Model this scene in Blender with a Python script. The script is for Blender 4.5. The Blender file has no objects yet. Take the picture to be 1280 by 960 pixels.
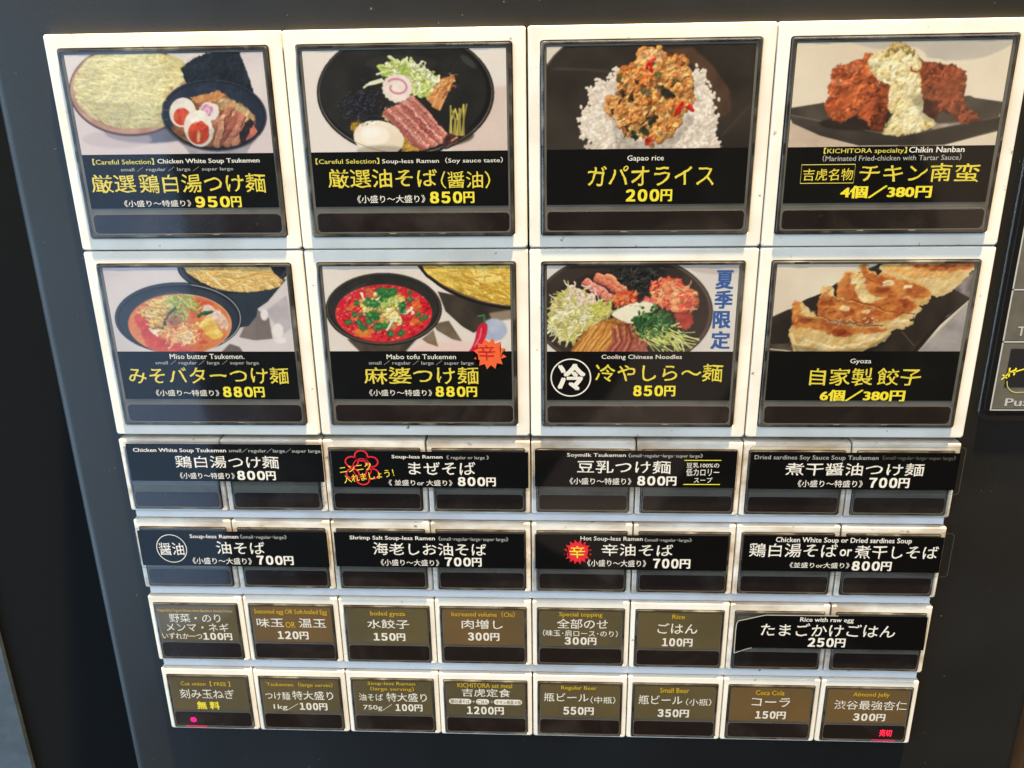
import bpy, bmesh, math, random
import numpy as np
from mathutils import Matrix, Vector

sc = bpy.context.scene
COL = sc.collection
random.seed(4)

# ---------------------------------------------------------------- camera
cam = bpy.data.cameras.new('camera')
cam.sensor_width = 36.0
cam.lens = 31.45
cam.clip_start = 0.01
cam.clip_end = 50.0
camo = bpy.data.objects.new('camera', cam)
COL.objects.link(camo)
m = Matrix(((0.998782, -0.00201, 0.049304, 0.007323),
            (0.046827, 0.353695, -0.934188, -0.231787),
            (-0.015561, 0.935359, 0.353358, -0.004463),
            (0, 0, 0, 1)))
camo.matrix_world = m
sc.camera = camo

# ---------------------------------------------------------------- light
W = bpy.data.worlds.new('World')
sc.world = W
W.use_nodes = True
W.node_tree.nodes['Background'].inputs[0].default_value = (0.50, 0.44, 0.40, 1)
W.node_tree.nodes['Background'].inputs[1].default_value = 0.09


def area(name, loc, target, sx, sy, power, col):
    l = bpy.data.lights.new(name, 'AREA')
    l.shape = 'RECTANGLE'
    l.size, l.size_y = sx, sy
    l.energy = power
    l.color = col
    o = bpy.data.objects.new(name, l)
    o.location = loc
    d = Vector(target) - Vector(loc)
    o.rotation_euler = d.to_track_quat('-Z', 'Y').to_euler()
    COL.objects.link(o)
    return o


# warm ceiling spot that grazes the panel from above right
area('ceiling_spot', (0.18, -0.225, 2.0), (0, 0, -0.1), 0.05, 0.05, 288, (1.0, 0.765, 0.43))
# daylight from a shop window far to the left of the machine
area('window_daylight', (-1.9, -1.25, -0.3), (0, 0, -0.1), 1.7, 2.8, 48, (0.50, 0.75, 1.0))
area('window_daylight', (-2.3, -0.42, -0.4), (0, 0, -0.15), 1.1, 2.8, 26, (0.50, 0.76, 1.0))
# the dimmer glass shopfront beside it, mirrored in the left hand buttons
for px, py, w_, pw, tilt in ((-2.35, -1.55, 0.62, 7.0, 0.0), (-1.80, -2.02, 0.55, 8.0, 0.0), (-1.33, -2.36, 0.42, 4.6, 0.0)):
    area('shopfront_daylight', (px, py, -0.6), (0, 0, -0.6), w_, 2.6, pw, (0.36, 0.60, 1.0))
# unseen warm lights added and tilted for faint slanted reflections in the right hand buttons
g_ = area('added_warm_reflection', (1.35, -2.1, -0.75), (0, 0, -0.3), 0.5, 1.5, 1.1, (1.0, 0.72, 0.50))
g_.rotation_euler.rotate_axis('Z', 0.35)
g_ = area('added_warm_reflection', (0.35, -2.5, -1.1), (0, 0, -0.3), 0.35, 1.2, 0.5, (1.0, 0.75, 0.58))
g_.rotation_euler.rotate_axis('Z', -0.5)
# pale bounced light of the room above and in front
area('ceiling_bounce', (0.5, -1.6, 1.7), (0, 0, -0.1), 1.8, 1.2, 35, (1.0, 0.95, 0.90))

sc.view_settings.view_transform = 'Standard'
sc.view_settings.look = 'None'
sc.view_settings.gamma = 1.0
sc.view_settings.exposure = 0.0
sc.cycles.max_bounces = 6
sc.cycles.transparent_max_bounces = 16


# ---------------------------------------------------------------- helpers
def lin(*c):
    return tuple(((v / 255) / 12.92 if v / 255 <= 0.04045 else (((v / 255) + 0.055) / 1.055) ** 2.4) for v in c) + (1.0,)


def P(x, y, h=0.0):
    """panel millimetres (x right, y down, h towards the viewer) -> metres"""
    if h > 0:
        h *= 0.5        # relief above the frames is shallow
    return Vector((x / 1000, -h / 1000, -y / 1000))


def near(pts, h, h0=0.0):
    """points measured against the frame plane (or height h0), moved to where they sit at height h"""
    k = (1 - h / 232) / (1 - h0 / 232)
    return [(7.3 + (x - 7.3) * k, 4.46 + (y - 4.46) * k) for x, y in pts]


MATS = {}


def mat(name, col, rough=0.5, spec=0.5, coat=0.0, emit=None, emits=0.0):
    if name in MATS:
        return MATS[name]
    mt = bpy.data.materials.new(name)
    mt.use_nodes = True
    b = mt.node_tree.nodes['Principled BSDF']
    b.inputs['Base Color'].default_value = col
    b.inputs['Roughness'].default_value = rough
    b.inputs['Specular IOR Level'].default_value = spec
    b.inputs['Coat Weight'].default_value = coat
    b.inputs['Coat Roughness'].default_value = 0.08
    if emit:
        b.inputs['Emission Color'].default_value = emit
        b.inputs['Emission Strength'].default_value = emits
    MATS[name] = mt
    return mt


def noise_mix(mt, c2, scale, lo, hi, detail=4.0, distortion=0.0, stretch=(1, 1, 1), sock='Base Color'):
    """blend a second colour into a material's colour through noise"""
    nt = mt.node_tree
    b = nt.nodes['Principled BSDF']
    tc = nt.nodes.new('ShaderNodeTexCoord')
    oi = nt.nodes.new('ShaderNodeObjectInfo')
    add = nt.nodes.new('ShaderNodeVectorMath')
    add.operation = 'ADD'
    mp = nt.nodes.new('ShaderNodeMapping')
    mp.inputs['Scale'].default_value = stretch
    cmb = nt.nodes.new('ShaderNodeMath')
    cmb.operation = 'MULTIPLY'
    cmb.inputs[1].default_value = 3.7
    nt.links.new(oi.outputs['Random'], cmb.inputs[0])
    nt.links.new(tc.outputs['Object'], mp.inputs['Vector'])
    nt.links.new(mp.outputs[0], add.inputs[0])
    nt.links.new(cmb.outputs[0], add.inputs[1])
    n = nt.nodes.new('ShaderNodeTexNoise')
    n.inputs['Scale'].default_value = scale
    n.inputs['Detail'].default_value = detail
    n.inputs['Distortion'].default_value = distortion
    nt.links.new(add.outputs[0], n.inputs['Vector'])
    r = nt.nodes.new('ShaderNodeMapRange')
    r.inputs['From Min'].default_value = lo
    r.inputs['From Max'].default_value = hi
    nt.links.new(n.outputs['Fac'], r.inputs['Value'])
    mx = nt.nodes.new('ShaderNodeMix')
    mx.data_type = 'RGBA'
    nt.links.new(r.outputs[0], mx.inputs['Factor'])
    lk = b.inputs[sock].links
    if lk:
        nt.links.new(lk[0].from_socket, mx.inputs['A'])
    else:
        mx.inputs['A'].default_value = b.inputs[sock].default_value
    mx.inputs['B'].default_value = c2
    nt.links.new(mx.outputs['Result'], b.inputs[sock])
    return r


def bump(mt, scale, strength, dist=0.0002, detail=4):
    nt = mt.node_tree
    tc = nt.nodes.new('ShaderNodeTexCoord')
    n = nt.nodes.new('ShaderNodeTexNoise')
    n.inputs['Scale'].default_value = scale
    n.inputs['Detail'].default_value = detail
    bp = nt.nodes.new('ShaderNodeBump')
    bp.inputs['Strength'].default_value = strength
    bp.inputs['Distance'].default_value = dist
    nt.links.new(tc.outputs['Object'], n.inputs['Vector'])
    nt.links.new(n.outputs['Fac'], bp.inputs['Height'])
    nt.links.new(bp.outputs[0], mt.node_tree.nodes['Principled BSDF'].inputs['Normal'])


def rough_noise(mt, scale, lo, hi):
    nt = mt.node_tree
    tc = nt.nodes.new('ShaderNodeTexCoord')
    n = nt.nodes.new('ShaderNodeTexNoise')
    n.inputs['Scale'].default_value = scale
    n.inputs['Detail'].default_value = 5
    r = nt.nodes.new('ShaderNodeMapRange')
    r.inputs['From Min'].default_value = 0.3
    r.inputs['From Max'].default_value = 0.7
    r.inputs['To Min'].default_value = lo
    r.inputs['To Max'].default_value = hi
    nt.links.new(tc.outputs['Object'], n.inputs['Vector'])
    nt.links.new(n.outputs['Fac'], r.inputs['Value'])
    nt.links.new(r.outputs[0], nt.nodes['Principled BSDF'].inputs['Roughness'])


WHITE = mat('aged_white_plastic', (0.83, 0.785, 0.68, 1), 0.38, 0.4)
noise_mix(WHITE, (0.66, 0.60, 0.50, 1), 55, 0.45, 0.80)
noise_mix(WHITE, (0.22, 0.15, 0.09, 1), 420, 0.70, 0.78, 3)
bump(WHITE, 1500, 0.05)
GRIMY = mat('grimy_white_plastic', (0.80, 0.755, 0.66, 1), 0.42, 0.4)
noise_mix(GRIMY, (0.50, 0.40, 0.29, 1), 70, 0.40, 0.66, 5, 0, (1, 1, 2.5))
noise_mix(GRIMY, (0.14, 0.085, 0.05, 1), 260, 0.66, 0.76, 4, 0, (1, 1, 1.6))
bump(GRIMY, 1300, 0.07)
RAIL = mat('rail_plastic', (0.74, 0.735, 0.73, 1), 0.4, 0.4)
noise_mix(RAIL, (0.60, 0.56, 0.50, 1), 60, 0.5, 0.8)
noise_mix(RAIL, (0.12, 0.08, 0.05, 1), 380, 0.72, 0.78, 3)
PANEL = mat('black_powder_coat', (0.0075, 0.0072, 0.0058, 1), 0.46, 0.5)
noise_mix(PANEL, (0.018, 0.016, 0.013, 1), 2600, 0.45, 0.75, 2)
noise_mix(PANEL, (0.008, 0.0075, 0.007, 1), 14, 0.4, 0.75, 4)
rough_noise(PANEL, 22, 0.40, 0.56)
noise_mix(PANEL, (0.16, 0.15, 0.13, 1), 900, 0.80, 0.84, 1)
bump(PANEL, 2400, 0.22, 0.0001, 2)
VOID = mat('black_recess', (0.004, 0.004, 0.004, 1), 0.8, 0.1)
BLUEWALL = mat('mottled_grey_board', (0.035, 0.05, 0.066, 1), 0.6)
noise_mix(BLUEWALL, (0.05, 0.068, 0.09, 1), 120, 0.4, 0.7, 6)
bump(BLUEWALL, 150, 0.3, 0.0006)
WOOD = mat('brown_wood', (0.11, 0.065, 0.03, 1), 0.5)
noise_mix(WOOD, (0.05, 0.025, 0.01, 1), 60, 0.4, 0.6, 5, 0, (6, 6, 0.4))
TRAY = mat('smoky_tray_plastic', (0.060, 0.056, 0.047, 1), 0.35, 0.5)
noise_mix(TRAY, (0.020, 0.012, 0.007, 1), 160, 0.42, 0.62, 4)
noise_mix(TRAY, (0.19, 0.18, 0.155, 1), 120, 0.56, 0.74, 3)
BED = mat('grey_bed_plastic', (0.125, 0.120, 0.103, 1), 0.45, 0.5)
noise_mix(BED, (0.080, 0.072, 0.060, 1), 100, 0.45, 0.7, 4)
LEDGE = mat('ledge_plastic', (0.045, 0.030, 0.020, 1), 0.35, 0.5)
noise_mix(LEDGE, (0.10, 0.085, 0.06, 1), 200, 0.5, 0.7, 4)
PATCH = mat('pale_patch_plastic', (0.36, 0.33, 0.28, 1), 0.4)
noise_mix(PATCH, (0.14, 0.10, 0.07, 1), 400, 0.45, 0.7, 4)
RIM = mat('rim_plastic', (0.17, 0.155, 0.13, 1), 0.35)
EDGE = mat('painted_edge_glint', (0.085, 0.08, 0.068, 1), 0.3)  # grey that paints the light caught along the polished sheet edges
WINDOW = mat('indicator_window_plastic', (0.014, 0.0088, 0.0075, 1), 0.2, 0.6)
rough_noise(WINDOW, 60, 0.12, 0.34)
noise_mix(WINDOW, (0.045, 0.034, 0.027, 1), 45, 0.50, 0.86, 5, 1.2)
noise_mix(WINDOW, (0.10, 0.09, 0.075, 1), 130, 0.72, 0.86, 5, 2.0, (1, 1, 2))
BLACKCARD = mat('black_print', (0.0035, 0.0035, 0.0032, 1), 0.45, 0.1)
noise_mix(BLACKCARD, (0.010, 0.009, 0.007, 1), 30, 0.5, 0.85, 5, 0.8)
noise_mix(BLACKCARD, (0.20, 0.19, 0.17, 1), 500, 0.83, 0.86, 1)
PLATEBLACK = mat('plate_black_print', (0.002, 0.002, 0.002, 1), 0.45, 0.1)
noise_mix(PLATEBLACK, (0.007, 0.0065, 0.0055, 1), 40, 0.5, 0.85, 5, 0.8)
GOLD = mat('gold_print', (0.122, 0.090, 0.038, 1), 0.45, 0.3)
noise_mix(GOLD, (0.092, 0.074, 0.036, 1), 40, 0.4, 0.7, 4)
BRONZE = mat('bronze_print', (0.160, 0.094, 0.034, 1), 0.45, 0.3)
noise_mix(BRONZE, (0.125, 0.080, 0.034, 1), 40, 0.4, 0.7, 4)
NOTCH = mat('black_clip', (0.005, 0.005, 0.005, 1), 0.5)
TM = {'Y': mat('yellow_print', lin(240, 222, 52), 0.5), 'YT': mat('gold_title_print', lin(228, 208, 66), 0.5), 'Y2': mat('dull_yellow_print', lin(222, 208, 92), 0.5),
      'Y3': mat('gold_yellow_print', lin(214, 176, 20), 0.5), 'W': mat('white_print', lin(236, 230, 218), 0.5),
      'G': mat('pale_grey_print', lin(176, 174, 168), 0.5), 'G2': mat('dark_grey_print', lin(92, 88, 78), 0.5),
      'DR': mat('deep_red_print', lin(190, 20, 22), 0.5), 'BL': mat('blue_print', lin(40, 84, 150), 0.5),
      'BR': mat('brown_print', lin(120, 88, 56), 0.5),
      'RED': mat('red_sold_out_lamp', (0.3, 0.0, 0.01, 1), 0.5, 0.5, 0, (1.0, 0.02, 0.06, 1), 2.6)}
REDPRINT = mat('red_print', lin(226, 26, 44), 0.5)
ORANGEPRINT = mat('orange_print', lin(238, 98, 44), 0.5)
LEDRED = mat('red_lamp', (0.4, 0.0, 0.05, 1), 0.5, 0.5, 0, (1.0, 0.0, 0.12, 1), 3.2)


def clear_mat(name, tint, rough, ior):
    mt = bpy.data.materials.new(name)
    mt.use_nodes = True
    nt = mt.node_tree
    nt.nodes.remove(nt.nodes['Principled BSDF'])
    out = nt.nodes['Material Output']
    t = nt.nodes.new('ShaderNodeBsdfTransparent')
    t.inputs[0].default_value = tint
    g = nt.nodes.new('ShaderNodeBsdfGlossy')
    g.inputs['Roughness'].default_value = rough
    mx = nt.nodes.new('ShaderNodeMixShader')
    mx.inputs[0].default_value = ior
    nt.links.new(t.outputs[0], mx.inputs[1])
    nt.links.new(g.outputs[0], mx.inputs[2])
    tc = nt.nodes.new('ShaderNodeTexCoord')
    n = nt.nodes.new('ShaderNodeTexNoise')
    n.inputs['Scale'].default_value = 28
    n.inputs['Detail'].default_value = 0
    bp = nt.nodes.new('ShaderNodeBump')
    bp.inputs['Strength'].default_value = 0.2
    bp.inputs['Distance'].default_value = 0.0008
    nt.links.new(tc.outputs['Object'], n.inputs['Vector'])
    nt.links.new(n.outputs['Fac'], bp.inputs['Height'])
    nt.links.new(bp.outputs[0], g.inputs['Normal'])
    nt.links.new(mx.outputs[0], out.inputs[0])
    return mt


CLEAR = clear_mat('clear_cover_plastic', (0.97, 0.97, 0.96, 1), 0.05, 0.034)
ACRYL = clear_mat('clear_acrylic', (0.97, 0.97, 0.96, 1), 0.04, 0.045)
SMOKE = clear_mat('smoky_acrylic', (0.90, 0.90, 0.88, 1), 0.15, 0.03)


def rr(x0, y0, x1, y1, r, n=4):
    """rounded rectangle outline in panel mm"""
    pts = []
    r = max(r, 0.001)
    for cx, cy, a0 in ((x1 - r, y0 + r, -90), (x1 - r, y1 - r, 0), (x0 + r, y1 - r, 90), (x0 + r, y0 + r, 180)):
        for i in range(n + 1):
            a = math.radians(a0 + 90 * i / n)
            pts.append((cx + r * math.cos(a), cy + r * math.sin(a)))
    return pts


def link(name, me, mt, parent=None, loc=None):
    me.materials.append(mt)
    o = bpy.data.objects.new(name, me)
    COL.objects.link(o)
    if parent is not None:
        o.parent = parent
    if loc is not None:
        o.location = loc
    return o


def loops(name, lps, mt, parent=None, cap_first=False, cap_last=True, smooth=False):
    """bridge outlines [(points, h), ...] into one mesh"""
    bm = bmesh.new()
    rows = []
    for pts, h in lps:
        rows.append([bm.verts.new(P(x, y, h)) for x, y in pts])
    for a, b in zip(rows, rows[1:]):
        n = len(a)
        for i in range(n):
            f = bm.faces.new((a[i], a[(i + 1) % n], b[(i + 1) % n], b[i]))
            f.smooth = smooth
    if cap_first:
        bm.faces.new(rows[0][::-1])
    if cap_last:
        bm.faces.new(rows[-1])
    bmesh.ops.recalc_face_normals(bm, faces=bm.faces)
    me = bpy.data.meshes.new(name)
    bm.to_mesh(me)
    bm.free()
    return link(name, me, mt, parent)


def slab(name, x0, y0, x1, y1, h0, h1, mt, parent=None, r=0.4, b=0.12):
    return loops(name, [(rr(x0, y0, x1, y1, r), h0), (rr(x0, y0, x1, y1, r), h1 - b),
                        (rr(x0 + b, y0 + b, x1 - b, y1 - b, max(r - b, 0.02)), h1)], mt, parent, cap_first=True)


def poly(name, pts, h, mt, parent=None, t=0.02):
    """flat print of a given outline, a hair thick"""
    bm = bmesh.new()
    a = [bm.verts.new(P(x, y, h)) for x, y in pts]
    f = bm.faces.new(a)
    bmesh.ops.triangulate(bm, faces=[f])
    for f in bm.faces:
        f.normal_update()
        if f.normal.y > 0:
            f.normal_flip()
    me = bpy.data.meshes.new(name)
    bm.to_mesh(me)
    bm.free()
    return link(name, me, mt, parent)


def stroke_pts(pts, w, closed=False):
    """a constant width ribbon around a polyline, as quads"""
    n = len(pts)
    L, R = [], []
    for i in range(n):
        if closed:
            a, b = pts[(i - 1) % n], pts[(i + 1) % n]
        else:
            a, b = pts[max(i - 1, 0)], pts[min(i + 1, n - 1)]
        dx, dy = b[0] - a[0], b[1] - a[1]
        d = math.hypot(dx, dy) or 1
        nx, ny = -dy / d * w / 2, dx / d * w / 2
        L.append((pts[i][0] + nx, pts[i][1] + ny))
        R.append((pts[i][0] - nx, pts[i][1] - ny))
    return L, R


def ribbon(name, lines, h, mt, parent=None):
    bm = bmesh.new()
    for pts, w, closed in lines:
        L, R = stroke_pts(pts, w, closed)
        l = [bm.verts.new(P(x, y, h)) for x, y in L]
        r = [bm.verts.new(P(x, y, h)) for x, y in R]
        n = len(pts)
        for i in range(n if closed else n - 1):
            j = (i + 1) % n
            f = bm.faces.new((l[i], l[j], r[j], r[i]))
            f.normal_update()
            if f.normal.y > 0:
                f.normal_flip()
    me = bpy.data.meshes.new(name)
    bm.to_mesh(me)
    bm.free()
    return link(name, me, mt, parent)


def circle(cx, cy, rx, ry=None, n=40):
    ry = ry or rx
    return [(cx + rx * math.cos(2 * math.pi * i / n), cy + ry * math.sin(2 * math.pi * i / n)) for i in range(n)]


def star(cx, cy, r1, r2, n):
    return [(cx + (r1 if i % 2 == 0 else r2) * math.cos(math.pi * i / n + 0.2),
             cy + (r1 if i % 2 == 0 else r2) * math.sin(math.pi * i / n + 0.2)) for i in range(2 * n)]


# lettering: curve outlines turned into flat meshes fitted to a box in panel mm
STYLE = {'r': (0.006, 2), 'b': (0.016, 2), 't': (0.0045, 3), 't2': (0.0025, 3), 'x': (0.036, 3), 'xx': (0.050, 3)}
_cu = bpy.data.curves.new('lettering', 'FONT')
_to = bpy.data.objects.new('lettering', _cu)
COL.objects.link(_to)


def lettering(name, body, style, x0, y0, x1, y1, h, mt, parent, rot=0.0):
    off, res = STYLE[style]
    _cu.body = body
    _cu.offset = 0.0
    _cu.resolution_u = res
    _to.update_tag()
    dg = bpy.context.evaluated_depsgraph_get()
    me = bpy.data.meshes.new_from_object(_to.evaluated_get(dg))
    n = len(me.vertices)
    co = np.empty(n * 3)
    me.vertices.foreach_get('co', co)
    co = co.reshape(-1, 3)
    if style in ('t', 't2'):
        # brush-like lettering: strokes swell and wander a little
        co[:, 0] += 0.014 * np.sin(co[:, 1] * 9 + co[:, 0] * 3.1) + 0.009 * np.sin(co[:, 1] * 23 + co[:, 0] * 11)
        co[:, 1] += 0.020 * np.sin(co[:, 0] * 7.3) + 0.010 * np.sin(co[:, 0] * 19 + co[:, 1] * 5)
    # heavier weights: the outline stacked with small shifts, a few microns apart
    ox, oy = (off * .7, off * 1.5) if style in ('t', 't2') else (off, off * .6)
    sh = [(0, 0), (-ox, -oy), (ox, -oy), (-ox, oy), (ox, oy)]
    base = co
    sw = np.ones(n)
    if style in ('t', 't2'):
        sw = 1.1 + 1.3 * np.sin(base[:, 0] * 13.7 + 4 * np.sin(base[:, 1] * 8.1)) * np.sin(base[:, 1] * 11.3 + 1.7)
    co = np.concatenate([base + np.stack([sw * a, sw * b, 0 * sw], 1) for a, b in sh])
    lift = np.repeat(np.arange(len(sh)) * 0.002, n)
    faces = [tuple(p.vertices) for p in me.polygons]
    allf = [tuple(i + k * n for i in f) for k in range(len(sh)) for f in faces]
    bpy.data.meshes.remove(me)
    n = len(co)
    me = bpy.data.meshes.new(name)
    me.from_pydata(co.tolist(), [], allf)
    lo, hi = co.min(0), co.max(0)
    u = (co[:, 0] - lo[0]) / max(hi[0] - lo[0], 1e-6)
    v = (co[:, 1] - lo[1]) / max(hi[1] - lo[1], 1e-6)
    cx, cy = (x0 + x1) / 2, (y0 + y1) / 2
    dx, dy = (u - 0.5) * (x1 - x0), (0.5 - v) * (y1 - y0)
    c, s = math.cos(rot), math.sin(rot)
    X, Y = cx + dx * c - dy * s, cy + dx * s + dy * c
    out = np.stack([X / 1000, -((h * 0.5 if h > 0 else h) + lift) / 1000, -Y / 1000], 1)
    me.vertices.foreach_set('co', out.ravel())
    me.update()
    # outlines face the viewer
    if len(me.polygons) and sum(p.normal.y for p in me.polygons) > 0:
        me.flip_normals()
    me.materials.clear()
    return link(name, me, mt, parent)


def thing(name, label, cat, x, y, group=None):
    o = bpy.data.objects.new(name, None)
    o.empty_display_size = 0.005
    o.location = (random.uniform(-.06, .06) / 1000, random.uniform(-.08, .08) / 1000, random.uniform(-.05, .05) / 1000)
    COL.objects.link(o)
    o['label'] = label
    o['category'] = cat
    if group:
        o['group'] = group
    return o


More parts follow.
